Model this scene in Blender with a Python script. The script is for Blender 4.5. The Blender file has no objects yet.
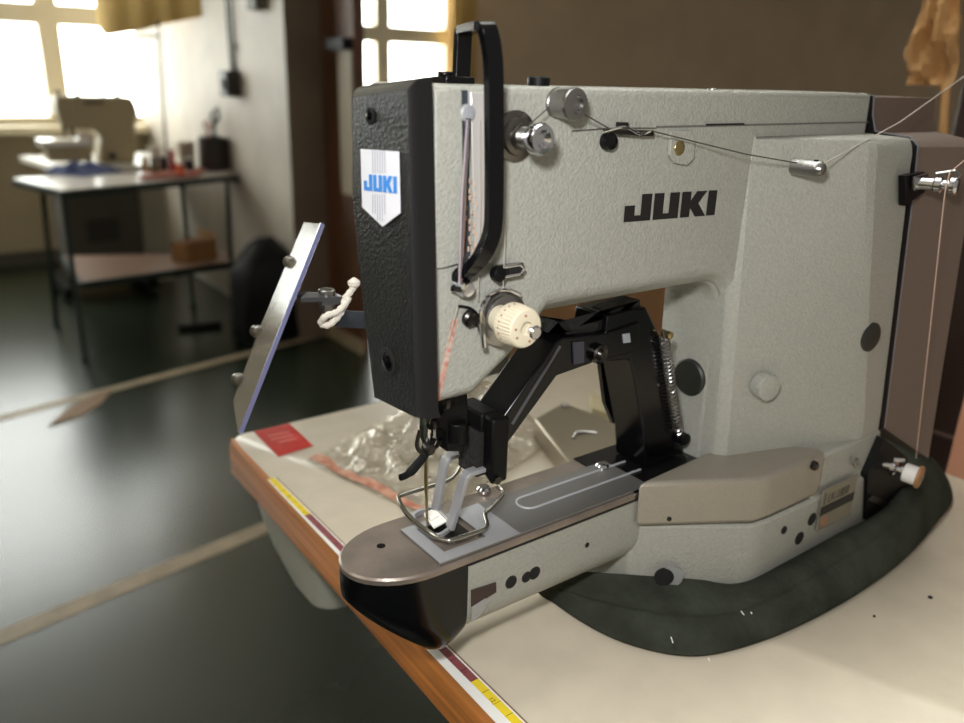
import bpy, math, random
from mathutils import Vector, Matrix, Quaternion, noise
random.seed(4)
COL = bpy.context.scene.collection
V = Vector
T = 0.9                      # height of the work table top above the floor

# ------------------------------------------------------------------ camera model (for taking measurements)
F_, P_, R_, Y_ = 811.8, 0.33919, -0.02924, 0.92836
fw = V((math.cos(Y_)*math.cos(P_), math.sin(Y_)*math.cos(P_), -math.sin(P_)))
r0 = V((math.sin(Y_), -math.cos(Y_), 0)); d0 = fw.cross(r0)
RT = math.cos(R_)*r0 + math.sin(R_)*d0
DN = -math.sin(R_)*r0 + math.cos(R_)*d0
CAM = V((0, 0, T+.305))
def at(px, py, x=None, y=None, z=None, h=None):
    v = RT*((px-482)/F_) + DN*((py-361.5)/F_) + fw
    if h is not None: z = T+h
    i, k = (0, x) if x is not None else ((1, y) if y is not None else (2, z))
    return CAM + v*((k-CAM[i])/v[i])

# ------------------------------------------------------------------ materials
def lin(c):
    return tuple(((q/255)/12.92 if q/255 <= .04045 else ((q/255+.055)/1.055)**2.4) for q in c) + (1,)
MATS = {}
def mat(name, rgb, rough=.5, metal=0, bump=0, bscale=300, var=0, vscale=20, coat=0, alpha=1, trans=0, emit=0, rgb2=None, spec=.5, stretch=None, detail=3, bdist=.002):
    if name in MATS: return MATS[name]
    m = bpy.data.materials.new(name); m.use_nodes = True; MATS[name] = m
    nt = m.node_tree; b = nt.nodes['Principled BSDF']
    b.inputs['Base Color'].default_value = lin(rgb); b.inputs['Roughness'].default_value = rough
    b.inputs['Metallic'].default_value = metal; b.inputs['Coat Weight'].default_value = coat
    b.inputs['Alpha'].default_value = alpha; b.inputs['Transmission Weight'].default_value = trans
    b.inputs['Specular IOR Level'].default_value = spec
    if emit:
        b.inputs['Emission Color'].default_value = lin(rgb); b.inputs['Emission Strength'].default_value = emit
    tc = nt.nodes.new('ShaderNodeTexCoord'); src = tc.outputs['Object']
    if stretch:
        mp = nt.nodes.new('ShaderNodeMapping'); mp.inputs['Scale'].default_value = stretch
        nt.links.new(src, mp.inputs['Vector']); src = mp.outputs['Vector']
    if bump:
        n = nt.nodes.new('ShaderNodeTexNoise'); n.inputs['Scale'].default_value = bscale; n.inputs['Detail'].default_value = detail
        nt.links.new(src, n.inputs['Vector'])
        bp = nt.nodes.new('ShaderNodeBump'); bp.inputs['Strength'].default_value = bump; bp.inputs['Distance'].default_value = bdist
        nt.links.new(n.outputs['Fac'], bp.inputs['Height']); nt.links.new(bp.outputs['Normal'], b.inputs['Normal'])
    if var:
        n = nt.nodes.new('ShaderNodeTexNoise'); n.inputs['Scale'].default_value = vscale; n.inputs['Detail'].default_value = 5
        nt.links.new(src, n.inputs['Vector'])
        cr = nt.nodes.new('ShaderNodeValToRGB'); cr.color_ramp.elements[0].position = .35; cr.color_ramp.elements[1].position = .65
        c2 = rgb2 or tuple(max(0, q*(1-var)) for q in rgb)
        cr.color_ramp.elements[0].color = lin(c2); cr.color_ramp.elements[1].color = lin(rgb)
        nt.links.new(n.outputs['Fac'], cr.inputs['Fac']); nt.links.new(cr.outputs['Color'], b.inputs['Base Color'])
    return m
GRAY = mat('hammered_gray_paint', (157,157,148), .40, 0, .6, 760, .05, 500, detail=2, bdist=.001)
GRAYS = mat('smooth_gray_metallic', (150,143,130), .42, .25, .12, 900, .05, 900)
BLACK = mat('black_gloss_paint', (6,6,8), .2, spec=.3)
BLACKT = mat('black_crinkle_paint', (16,15,14), .36, 0, .5, 800, bdist=.001)
BLACKM = mat('black_matt', (8,8,9), .5, spec=.18)
HOLE = mat('dark_hole', (6,6,6), .8)
DKPLUG = mat('olive_black_plug', (30,31,26), .5)
CHROME = mat('chrome', (205,205,210), .13, 1)
STEEL = mat('brushed_steel', (150,148,146), .3, 1, .08, 500)
DSTEEL = mat('dark_steel', (70,68,66), .33, 1)
PLATE = mat('worn_bed_plate', (142,130,120), .33, .6, .06, 600, .12, 60)
PLATEB = mat('blued_bed_plate', (62,62,64), .2, .9, .05, 500)
FEED = mat('gray_anodized', (156,157,160), .42, .3)
RIB = mat('raised_rib_gray', (172,174,178), .45, .4)
WIRE = mat('bent_steel_wire', (160,158,150), .22, 1)
BRASS = mat('brassy_needle', (176,158,110), .28, 1)
CREAM = mat('cream_plastic', (208,198,174), .45)
BROWNP = mat('taupe_plastic', (98,82,72), .55, 0, .15, 500)
RIM = mat('pale_rim', (136,134,138), .4, .4)
CLOTH = mat('dark_green_cloth', (60,64,55), .95, 0, .8, 300, .3, 30, spec=.1, bdist=.001)
LAM = mat('beige_laminate', (194,184,165), .38, 0, .03, 60, .04, 40)
LAMD = mat('beige_laminate_edge', (120,92,66), .5)
WOOD = mat('orange_wood_edge', (186,116,52), .45, 0, .15, 40, .25, 30, stretch=(1,.12,6))
WHITE = mat('white_print', (225,224,220), .5)
YEL = mat('yellow_print', (226,200,40), .5)
MAROON = mat('maroon_print', (128,62,66), .5)
INK = mat('dark_ink', (14,14,16), .5)
REDST = mat('red_sticker', (200,44,40), .35, 0, 0, 1, .12, 120)
FADED = mat('faded_print', (212,120,112), .5)
BLUE = mat('blue_print', (52,134,214), .45)
STICK = mat('silver_white_sticker', (226,226,232), .35)
STRIPE = mat('grey_stripe', (176,176,184), .4)
THREAD = mat('grey_thread', (168,160,148), .8)
THREADD = mat('dark_thread', (60,54,48), .8)
STRING = mat('white_cotton_string', (226,218,206), .9, 0, .5, 900)
RUBBER = mat('dark_rubber', (32,31,30), .7)
REDBAND = mat('copper_red_stripe', (172,104,86), .35, 0, 0, 1, .3, 160, rgb2=(196,152,128))
BINP = mat('pale_grey_plastic', (176,178,168), .45)
TRAYM = mat('tray_metallic', (150,140,122), .3, .6, .05, 500)
CARD = mat('cardboard', (150,108,66), .85, 0, .2, 60, .1, 12)
CARDD = mat('cardboard_dark', (120,86,54), .85, 0, .2, 60, .1, 12)
KRAFT = mat('kraft_paper', (196,150,96), .8, 0, .4, 30, .12, 16)
DWOOD = mat('dark_brown_wood', (62,42,38), .5, 0, .15, 30, .2, 12, stretch=(1,1,.15))
PINKW = mat('pinkish_wood', (196,140,112), .6)
DOORB = mat('brown_door_veneer', (122,80,54), .45, 0, .05, 20, .3, 6, stretch=(1,1,.2))
WALLM = mat('cream_wall_paint', (182,168,140), .75, 0, .1, 40, .06, 3)
WALLD = mat('beige_wall_paint', (226,200,168), .8, 0, .1, 40, .05, 2)
PARTM = mat('partition_paint', (206,198,186), .6, 0, .1, 30, .1, 3)
PARTE = mat('partition_edge', (126,110,94), .7, 0, .1, 30, .08, 4)
CEIL = mat('ceiling_white', (215,210,200), .8)
FRAME = mat('window_frame_paint', (240,228,200), .5)
TAPE = mat('cream_floor_tape', (186,168,140), .6, 0, 0, 1, .15, 9)
GREENT = mat('dark_green_steel', (22,38,34), .4, .2)
BGTOP = mat('pale_tabletop', (190,182,174), .25)
BGSHELF = mat('brown_shelf', (150,122,104), .5)
BGMACH = mat('khaki_machine_paint', (160,146,116), .5)
BGGREY = mat('grey_panel', (84,80,72), .7)
YELCL = mat('yellow_cloth', (214,180,110), .8)
ORANGE = mat('orange_plastic', (150,74,46), .5)
REDP = mat('red_spool', (150,40,44), .5)
BLUEC = mat('blue_cloth', (34,46,92), .9)
PAPERW = mat('white_paper', (235,232,226), .7)
BOXG = mat('dark_switch_box', (46,42,38), .5)
GREENP = mat('leaf_green', (30,46,26), .7)
def clear(name, rgb, rough, a, ior=1.45):
    m = bpy.data.materials.new(name); m.use_nodes = True; nt = m.node_tree; b = nt.nodes['Principled BSDF']
    b.inputs['Base Color'].default_value = lin(rgb); b.inputs['Roughness'].default_value = rough; b.inputs['Alpha'].default_value = a
    b.inputs['IOR'].default_value = ior; b.inputs['Specular IOR Level'].default_value = .8
    return m
ACRYL = clear('clear_acrylic', (150,142,126), .12, .4)
ACRED = mat('violet_acrylic_edge', (112,114,150), .25, 0)
PANE = clear('window_glass', (235,245,240), .02, .06)
FILM = clear('plastic_film', (232,222,200), .10, .34)
nt = FILM.node_tree; tc = nt.nodes.new('ShaderNodeTexCoord'); nn = nt.nodes.new('ShaderNodeTexNoise'); nn.inputs['Scale'].default_value = 30; nn.inputs['Detail'].default_value = 4; nn.inputs['Distortion'].default_value = .6
bp = nt.nodes.new('ShaderNodeBump'); bp.inputs['Strength'].default_value = 1.0; bp.inputs['Distance'].default_value = .012
nt.links.new(tc.outputs['Object'], nn.inputs['Vector']); nt.links.new(nn.outputs['Fac'], bp.inputs['Height']); nt.links.new(bp.outputs['Normal'], nt.nodes['Principled BSDF'].inputs['Normal'])
_b=nt.nodes['Principled BSDF']; _g=nt.nodes.new('ShaderNodeBsdfGlossy'); _g.inputs['Roughness'].default_value=.12; _g.inputs['Color'].default_value=(1,.97,.9,1); nt.links.new(bp.outputs['Normal'],_g.inputs['Normal'])
_f=nt.nodes.new('ShaderNodeFresnel'); _f.inputs['IOR'].default_value=1.6; nt.links.new(bp.outputs['Normal'],_f.inputs['Normal'])
_m=nt.nodes.new('ShaderNodeMath'); _m.operation='MULTIPLY_ADD'; _m.use_clamp=True; _m.inputs[1].default_value=1.0; _m.inputs[2].default_value=.02; nt.links.new(_f.outputs[0],_m.inputs[0])
_b.inputs['Alpha'].default_value=.22
_x=nt.nodes.new('ShaderNodeMixShader'); nt.links.new(_m.outputs[0],_x.inputs[0]); nt.links.new(_b.outputs[0],_x.inputs[1]); nt.links.new(_g.outputs[0],_x.inputs[2]); nt.links.new(_x.outputs[0],nt.nodes['Material Output'].inputs['Surface'])
FLOORM = mat('dark_green_floor', (44,54,42), .26, 0, .04, 5, .3, 1.6, rgb2=(34,43,34), spec=.55, bdist=.01)

# ------------------------------------------------------------------ mesh helpers
class MB:
    def __init__(s): s.v=[]; s.f=[]; s.m=[]; s.mats=[]; s.cur=0
    def mat(s, m):
        if m not in s.mats: s.mats.append(m)
        s.cur = s.mats.index(m); return s
    def add(s, vs, fs):
        n=len(s.v); s.v += [V(p) for p in vs]
        for f in fs: s.f.append([i+n for i in f]); s.m.append(s.cur)
        return s
    def loft(s, rings, cap=True, closed=True):
        k=len(rings[0]); vs=[p for r in rings for p in r]; fs=[]
        for a in range(len(rings)-1):
            for i in range(k if closed else k-1):
                j=(i+1)%k; fs.append([a*k+i, a*k+j, (a+1)*k+j, (a+1)*k+i])
        if cap:
            fs.append(list(range(k))[::-1]); fs.append([(len(rings)-1)*k+i for i in range(k)])
        return s.add(vs, fs)
    def box(s, a, b):
        x0,y0,z0=a; x1,y1,z1=b
        return s.loft([[(x0,y0,z),(x1,y0,z),(x1,y1,z),(x0,y1,z)] for z in (z0,z1)])
    def prism(s, poly, vec):
        vec=V(vec); return s.loft([[V(p) for p in poly],[V(p)+vec for p in poly]])
    def tube(s, pts, r, n=8, cap=True):
        pts=[V(p) for p in pts]; rs = r if isinstance(r,(list,tuple)) else [r]*len(pts)
        rings=[]; t0=(pts[1]-pts[0]).normalized(); u=t0.orthogonal().normalized()
        for i,p in enumerate(pts):
            a=pts[max(0,i-1)]; b=pts[min(len(pts)-1,i+1)]; t=(b-a).normalized()
            u=(u-t*u.dot(t)).normalized(); w=t.cross(u)
            rings.append([p+rs[i]*(math.cos(2*math.pi*k/n)*u+math.sin(2*math.pi*k/n)*w) for k in range(n)])
        return s.loft(rings, cap)
    def lathe(s, o, ax, prof, n=24, cap=True):
        o=V(o); ax=V(ax).normalized(); u=ax.orthogonal().normalized(); w=ax.cross(u)
        return s.loft([[o+ax*d+r*(math.cos(2*math.pi*k/n)*u+math.sin(2*math.pi*k/n)*w) for k in range(n)] for r,d in prof], cap)
    def strip(s, pts, w, t, side):
        # flat bar swept along pts; w = width along 'side', t = thickness
        pts=[V(p) for p in pts]; side=V(side).normalized(); rings=[]
        for i,p in enumerate(pts):
            a=pts[max(0,i-1)]; b=pts[min(len(pts)-1,i+1)]; tg=(b-a).normalized()
            sd=(side-tg*side.dot(tg)).normalized(); nn=tg.cross(sd)
            rings.append([p+sd*w/2+nn*t/2, p-sd*w/2+nn*t/2, p-sd*w/2-nn*t/2, p+sd*w/2-nn*t/2])
        return s.loft(rings)
    def build(s, name, m, parent=None, bevel=0, seg=2, sharp=35, loc=None):
        me=bpy.data.meshes.new(name)
        o=bpy.data.objects.new(name, me); COL.objects.link(o)
        if parent is not None:
            o.parent=parent; org=wloc(parent)
        else:
            org = V(loc) if loc is not None else base_of(s.v)
            o.location=org
        me.from_pydata([p-org for p in s.v], [], s.f)
        for mm in ([m] if m and not s.mats else s.mats): me.materials.append(mm)
        if s.mats:
            for p,i in zip(me.polygons, s.m): p.material_index=i
        import bmesh
        bm=bmesh.new(); bm.from_mesh(me); bmesh.ops.recalc_face_normals(bm, faces=bm.faces); bm.to_mesh(me); bm.free()
        for p in me.polygons: p.use_smooth=True
        me.set_sharp_from_angle(angle=math.radians(sharp))
        if bevel:
            bv=o.modifiers.new('edge','BEVEL'); bv.width=bevel; bv.segments=seg; bv.limit_method='ANGLE'; bv.angle_limit=math.radians(32); bv.harden_normals=False
        return o
def base_of(vs):
    n=len(vs); return V((sum(p.x for p in vs)/n, sum(p.y for p in vs)/n, min(p.z for p in vs)))
def wloc(o):
    p=V((0,0,0))
    while o is not None: p+=o.location; o=o.parent
    return p
def tag(o, label=None, cat=None, group=None, kind=None):
    if label: o['label']=label
    if cat: o['category']=cat
    if group: o['group']=group
    if kind: o['kind']=kind
    return o
def empty(name, loc, label, cat, group=None):
    o=bpy.data.objects.new(name, None); COL.objects.link(o); o.location=loc; o.empty_display_size=.02
    return tag(o, label, cat, group)
def lab(o, label): o['label']=label; return o
def bez(pts, n=8):
    # Catmull-Rom through pts
    pts=[V(p) for p in pts]; out=[]
    for i in range(len(pts)-1):
        p0=pts[max(0,i-1)]; p1=pts[i]; p2=pts[i+1]; p3=pts[min(len(pts)-1,i+2)]
        for k in range(n):
            t=k/n; out.append(.5*((2*p1)+(p2-p0)*t+(2*p0-5*p1+4*p2-p3)*t*t+(3*p1-p0-3*p2+p3)*t**3))
    return out+[pts[-1]]
NY=V((0,-1,0)); NX=V((-1,0,0)); UP=V((0,0,1))
def text_mesh(body, size):
    cu=bpy.data.curves.new('lettering','FONT'); cu.body=body; cu.size=size; cu.extrude=.0; cu.align_x='LEFT'
    o=bpy.data.objects.new('lettering', cu); COL.objects.link(o)
    dg=bpy.context.evaluated_depsgraph_get(); me=bpy.data.meshes.new_from_object(o.evaluated_get(dg))
    vs=[v.co.copy() for v in me.vertices]; fs=[list(p.vertices) for p in me.polygons]
    bpy.data.objects.remove(o); bpy.data.meshes.remove(me); return vs,fs
def put_text(mb, body, o, u, v, size, sx=1):
    vs,fs=text_mesh(body,size); mb.add([V(o)+V(u)*p.x*sx+V(v)*p.y for p in vs], fs)
LOGO=[([(0,0),(.95,0),(.95,1),(.58,1),(.58,.22),(.36,.22),(.36,.6),(0,.6)],[(0,1,4,5),(1,2,3,4),(0,5,6,7)]),
      ([(0,0),(.95,0),(.95,1),(.58,1),(.58,.22),(.36,.22),(.36,1),(0,1)],[(0,1,4,5),(1,2,3,4),(0,5,6,7)]),
      ([(0,0),(.36,0),(.36,1),(0,1),(.36,.36),(.6,0),(1.02,0),(.68,.52),(.99,1),(.58,1),(.36,.64)],[(0,1,2,3),(4,5,6,7),(4,7,8,9,10)]),
      ([(0,0),(.36,0),(.36,1),(0,1)],[(0,1,2,3)])]
ADV=[1.04,1.04,1.05,.36]
def put_logo(mb, o, u, v, hgt, width):
    sx=width/(sum(ADV)*1.0); x=0
    for (p,f),a in zip(LOGO,ADV):
        mb.add([V(o)+V(u)*(x+q[0])*sx+V(v)*q[1]*hgt for q in p], f); x+=a
def wpx(P, n): return n*(V(P)-CAM).dot(fw)/F_      # n pixels at point P, in metres

# ================================================================== SETTING
def struct(name, mb, m, **k): return tag(mb.build(name, m, **k), kind='structure')
WY=5.75
mb=MB(); mb.box((-4,-3,-.05),(24,WY+.3,0)); struct('floor', mb, FLOORM)
mb=MB(); mb.box((-4,1.25,3.0),(24,WY+.3,3.1)); struct('ceiling', mb, CEIL)
# window wall with two openings
OP=[(-1.7,1.64,.84,2.45),(2.72,3.93,.84,2.45)]
mb=MB(); mb.mat(WALLM)
mb.box((-4,WY,0),(2.3,WY+.25,.84)); mb.box((-4,WY,2.45),(2.3,WY+.25,3.0)); mb.box((-4,WY,.84),(-1.7,WY+.25,2.45)); mb.box((1.64,WY,.84),(2.3,WY+.25,2.45))
mb.mat(WALLD)
mb.box((2.3,WY,0),(24,WY+.25,.84)); mb.box((2.3,WY,2.45),(24,WY+.25,3.0)); mb.box((2.3,WY,.84),(2.72,WY+.25,2.45)); mb.box((3.93,WY,.84),(24,WY+.25,2.45))
struct('wall_back', mb, None)
mb=MB(); mb.box((-4.1,-3,0),(-4,WY+.3,3.0)); struct('wall_left', mb, WALLM)
for k,(x0,x1,z0,z1) in enumerate(OP):
    mx=[.945] if k==0 else [at(376,60,y=WY).x+.09]
    if k==0: mx=[-.75,1.01]
    f=MB(); fy0,fy1=WY+.05,WY+.13; w=.05
    f.box((x0,fy0,z0),(x0+w,fy1,z1)); f.box((x1-w,fy0,z0),(x1,fy1,z1)); f.box((x0,fy0,z0),(x1,fy1,z0+w)); f.box((x0,fy0,z1-w),(x1,fy1,z1))
    for m_ in mx: f.box((m_-.06,fy0-.005,z0),(m_+.06,fy1,z1))
    f.box((x0,fy0-.003,1.42),(x1,fy1,1.535))
    fo=tag(f.build('window_%d'%(k+1), FRAME), kind='structure')
    p=MB(); p.box((x0+w,WY+.09,z0+w),(x1-w,WY+.096,z1-w)); p.build('glass_pane', PANE, fo)
    sl=MB(); sl.box((x0-.1,WY-.13,z0-.045),(x1+(.06 if k==0 else .1),WY+.05,z0)); tag(sl.build('trim_%d'%(k+1), FRAME), kind='structure')
# baseboard under the first window, partition wall and its edge
mb=MB(); mb.box((-4,WY-.02,0),(1.49,WY,.08)); struct('baseboard_back', mb, BGGREY)
PX=1.49; PY=3.43
mb=MB(); mb.mat(PARTM); mb.box((PX,PY+.006,0),(PX+.16,WY,3.0)); mb.mat(PARTE); mb.box((PX-.001,PY,0),(PX+.161,PY+.006,3.0))
struct('wall_partition', mb, None)
# brown door leaf beyond the partition
DX=1.655
ya=PY+.02; yb=at(357,200,x=DX).y
mb=MB(); mb.box((DX,yb,0),(DX+.05,ya,2.3)); do=tag(mb.build('door_1', DOORB), kind='structure')
mb=MB(); mb.box((DX-.012,yb+.005,at(352,195,x=DX).z),(DX,yb+.12,at(345,50,x=DX).z)); lab(mb.build('push_plate', mat('pale_push_plate',(176,164,142),.5), do),'pale push plate of the brown door')
mb=MB(); mb.box((DX-.05,yb+.0,at(345,50,x=DX).z),(DX,yb+.15,at(345,50,x=DX).z+.045)); mb.build('door_closer', BLACKM, do)
mb=MB(); mb.box((DX-.025,yb-.05,0),(DX-.005,ya,.06)); struct('baseboard_right', mb, TAPE)
# floor tapes
def tape(p, q, w, nm):
    a=at(*p,z=0); b=at(*q,z=0); d=(b-a).normalized(); n=V((-d.y,d.x,0))
    a=a-d*.6; b=b+d*1.6
    m_=MB(); m_.loft([[a+n*w/2+UP*.0002,b+n*w/2+UP*.0002,b-n*w/2+UP*.0002,a-n*w/2+UP*.0002],[a+n*w/2+UP*.0015,b+n*w/2+UP*.0015,b-n*w/2+UP*.0015,a-n*w/2+UP*.0015]])
    return m_.build(nm, TAPE)
tag(tape((0,638),(255,532),.055,'floor_tape'),'long cream floor marking tape running past the grey bin','tape','floor marking tapes')
tag(tape((105,391),(250,353),.05,'floor_tape'),'worn cream floor marking tape nearest the dark green steel table','tape','floor marking tapes')
c=[at(48,427,z=0),at(70,407,z=0),at(100,392,z=0),at(112,391,z=0),at(102,403,z=0),at(82,416,z=0),at(62,423,z=0)]
mb=MB(); mb.prism([p+UP*.002 for p in c],(0,0,.002)); tag(mb.build('torn_tape', mat('tan_torn_tape',(142,112,82),.7)),'torn tan strip of tape peeling off the dark green floor','tape scrap')

# ================================================================== WORK TABLE
X0=.2062; XR=.685; YL=.650; YN=-.62
tab=empty('sewing_table',(.44,.0,0),'beige laminate sewing table with an orange wood edge carrying the bartacking machine','table')
def rpoly(x0,y0,x1,y1,r,z,n=6):
    pts=[]
    for cx,cy,a0 in ((x0+r,y0+r,180),(x1-r,y0+r,270),(x1-r,y1-r,0),(x0+r,y1-r,90)):
        for k in range(n+1):
            a=math.radians(a0+90*k/n); pts.append((cx+r*math.cos(a),cy+r*math.sin(a),z))
    return pts
def skew(mb, lim):
    # the front edge runs a little off square to the machine
    for p in mb.v:
        if p.x<lim: p.x += .2005+.018*(p.y-.25)-(X0-.004)
mb=MB(); mb.loft([rpoly(X0+.0005,YN,XR,YL,.012,T-.027),rpoly(X0+.0005,YN,XR,YL,.012,T-.0015),rpoly(X0+.002,YN+.001,XR-.001,YL-.001,.012,T)]); skew(mb,.22); mb.build('tabletop', LAM, tab, sharp=50)
mb=MB()
mb.loft([[(X0-.004,YN,T-.0285),(X0-.004,YL-.012,T-.0285),(X0+.0005,YL-.003,T-.0285),(X0+.002,YL-.003,T-.0285),(X0+.002,YN,T-.0285)],[(X0-.004,YN,T-.004),(X0-.004,YL-.012,T-.004),(X0+.0005,YL-.003,T-.004),(X0+.002,YL-.003,T-.004),(X0+.002,YN,T-.004)],[(X0-.001,YN,T-.0003),(X0-.001,YL-.014,T-.0003),(X0+.001,YL-.004,T-.0003),(X0+.002,YL-.004,T-.0003),(X0+.002,YN,T-.0003)]])
skew(mb,.22); mb.build('edge_band', WOOD, tab)
for (lx,ly) in ((.60,.58),(.60,-.5),(.34,-.5),(.47,.58)):
    mb=MB(); mb.box((lx-.02,ly-.02,0),(lx+.02,ly+.02,T-.027)); mb.build('leg', GREENT, tab, bevel=.003)
# tape measure stuck along the edge
mb=MB(); z0=T+.0003; z1=T+.0008
XA,XB,XC,XD,XE=X0-.0005,.2088,.2138,.2148,.2158
ys=at(276,478,h=0).y; yb0=at(312,514,h=0).y; yb1=at(473,682,h=0).y
mb.mat(WHITE); mb.box((XA,YN+.02,z0),(XB,ys,z1)); mb.box((XC,YN+.02,z0),(XD,ys,z1))
mb.mat(LAMD); mb.box((XD,YN+.02,z0),(XE,ys,z1))
mb.mat(YEL); mb.box((XB,yb0,z0),(XC,ys,z1)); mb.box((XB,yb1-.2,z0),(XC,yb1,z1))
mb.mat(MAROON); mb.box((XB,yb1,z0),(XC,yb0,z1)); mb.box((XB,YN+.02,z0),(XC,yb1-.2,z1))
mb.mat(INK)
k=0; y=yb1
for k in range(-26,26):
    y=yb1+k*.01
    if YN+.03<y<ys: mb.box((XB+.0003,y-.0001,z1),(XC,y+.0001,z1+.0001))
for k in range(-10,12):
    y=yb1+.006+k*.0254
    if YN+.03<y<ys:
        mb.box((XA+.0028,y-.00015,z1),(XB,y+.00015,z1+.0001))
        put_text(mb,str((10-k)%12+1),(XA+.0036,y+.0042,z1+.00012),(0,-1,0),(1,0,0),.0036)
for p in mb.v:
    if p.x<XA+.0004: p.x=.2005+.018*(p.y-.25)+.0022
tm=mb.build('tape_measure', None); tag(tm,'yellow, maroon and white tape measure stuck along the front edge of the beige table','tape measure')
# red sticker
c=[at(254,432,h=0),at(289,424,h=0),at(313,446,h=0),at(278,457,h=0)]
mb=MB(); mb.mat(REDST); mb.prism([p+UP*.0003 for p in c],(0,0,.0004)); 
rs=mb.build('red_sticker', None); tag(rs,'red rectangular sticker on the corner of the beige table','sticker')
mb=MB()
for (a,b,c_) in ((.2,.25,.35),(.2,.40,.5),(.3,.55,.62)):
    P=lambda u,w:(c[0]*(1-u)+c[1]*u)*(1-w)+(c[3]*(1-u)+c[2]*u)*w
    mb.prism([P(a,b)+UP*.0008,P(.8,b+.04)+UP*.0008,P(.8,b+.10)+UP*.0008,P(a,b+.06)+UP*.0008],(0,0,.0001))
lab(mb.build('faded_printing', FADED, rs),'faded pale printing')
# clear plastic bag with red stripe lying on the table
bo=[at(318,460,h=0),at(395,500,h=0),at(440,520,h=0),at(560,455,h=0),at(625,405,h=0),at(560,380,h=0),at(470,380,h=0)]
U0=at(305,462,h=0); U1=at(425,520,h=0); W1=at(560,440,h=0); W0=at(475,372,h=0)
NXg,NYg=60,50
g=[]
def bagz(u,w):
    e=min(u,1-u,w,1-w); n=.9-2.2*abs(noise.noise(V((u*5,w*8,.3))))+.5*(.5-2*abs(noise.noise(V((u*11+w*6,w*15,4.3)))))
    n2=math.sin((u*1.2+w*3.2+noise.noise(V((u*3,w*3,2)))*.5)*9)
    return .0015+min(1,e*5)*(.005+.007*n+.003*n2)
vs=[];fs=[]
for j in range(NYg+1):
    for i in range(NXg+1):
        u=i/NXg;w=j/NYg; p=(U0*(1-u)+U1*u)*(1-w)+(W0*(1-u)+W1*u)*w
        vs.append(p+UP*max(.0006,bagz(u,w)))
for j in range(NYg):
    for i in range(NXg):
        a=j*(NXg+1)+i; fs.append([a,a+1,a+NXg+2,a+NXg+1])
mb=MB(); mb.add(vs,fs); bag=mb.build('plastic_bag', FILM, sharp=180); tag(bag,'crumpled clear plastic bag with a red stripe lying flat beside the machine bed','bag')
mb=MB(); vs=[];fs=[]
for i in range(61):
    u=i/60*1.0; wv=.012+.003*math.sin(u*15)
    for w in (wv,wv+.034):
        p=(U0*(1-u)+U1*u)*(1-w)+(W0*(1-u)+W1*u)*w; vs.append(p+UP*(max(.0006,bagz(u,w))+.0007))
for i in range(60): fs.append([2*i,2*i+1,2*i+3,2*i+2])
mb.add(vs,fs); lab(mb.build('red_stripe', REDBAND, bag, sharp=180),'red printed stripe along the edge of the bag')

# grey plastic bin hung below the table corner
mb=MB()
def binring(d, g_, r):
    t=d/.086
    return rpoly(.222+.010*t+g_, .505+.014*t**2+g_, .335-.012*t-g_, .655-.012*t-.060*t**4-g_, r, T-.030-d)
ds=[.006,.026,.047,.065,.078,.084]
mb.loft([binring(0,-.002,.02)]+[binring(d,-.002 if d<.01 else .0005,.02) for d in ds]+[binring(.086,.006,.02)]+[binring(d-.002,.004,.018) for d in ds[::-1]]+[binring(0,.002,.018)],cap=False)
mb.loft([binring(.0855,.007,.018),binring(.083,.007,.018)])
tag(mb.build('plastic_bin', BINP, sharp=40),'pale grey plastic bin tucked under the corner of the beige table','bin')
# folded sheet metal tray cover behind the bed
c=[at(534,418,h=.02),at(576,470,h=.02),at(640,430,h=.02),at(563,402,h=.02)]
mb=MB(); mb.loft([[p-UP*.0195 for p in c],[p+UP*.0 for p in c]])
tr=mb.build('sheet_metal_cover', TRAYM, bevel=.002); tag(tr,'tan metallic box cover lying on the beige table behind the machine bed','cover')
q=lambda u,w:(c[0]*(1-u)+c[1]*u)*(1-w)+(c[3]*(1-u)+c[2]*u)*w
mb=MB(); mb.tube(bez([q(.62,.28)+UP*.0008,q(.58,.42)+UP*.0015,q(.72,.60)+UP*.0008]),.0014); mb.build('embossed_rib', STEEL, tr)
mb=MB(); mb.lathe(q(.08,.86),UP,[(.0035,0),(.0035,.002),(.002,.003)],12); mb.build('screw', STEEL, tr)
e=[at(592,408,h=.012),at(590,392,h=.012),at(655,410,h=.012),at(660,430,h=.012)]
mb=MB(); mb.loft([[p-UP*.0115 for p in e],e]); tag(mb.build('paper_pad', mat('pale_card',(176,166,134),.7), bevel=.001),'pale folded card lying behind the tan metallic box cover','card')

# ================================================================== BARTACKING MACHINE
HB=.080; YF=.281; YB=.329
M=empty('sewing_machine',(.40,.30,T),'grey bartacking sewing machine with black nose cover standing on the beige table','sewing machine')
# ---- arm and column
prof=[(.181,.163),(.1795,.301),(.5035,.301),(.520,.03),(.388,.03)]
fil=[(.388-.019*(1-math.cos(a)),.178+.019*math.sin(a)) for a in [math.radians(k*9) for k in range(11)]]
prof+=fil+[(.252,.197),(.230,.177),(.207,.163)]
def P3(p,y): return V((p[0],y,T+p[1]))
mb=MB(); mb.loft([[P3(p,YF+.007) for p in prof],[P3(p,YB) for p in prof]])
# arm front: flat skin with softened lower edge
arc=lambda r:[(.369+r*math.cos(a),.178+r*math.sin(a)) for a in [math.radians(k*9) for k in range(11)]]
prf2=[(.181,.163),(.1795,.301),(.5035,.301),(.51,.178)]+arc(.019)+[(.252,.1970),(.230,.178),(.207,.163)]
inn=[(.181,.167),(.1795,.301),(.5035,.301),(.51,.178)]+arc(.0265)+[(.2485,.2045),(.2265,.1825),(.2055,.1675)]
mb.loft([[P3(p,YF) for p in inn],[P3(p,YF+.0075) for p in prf2]])
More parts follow.
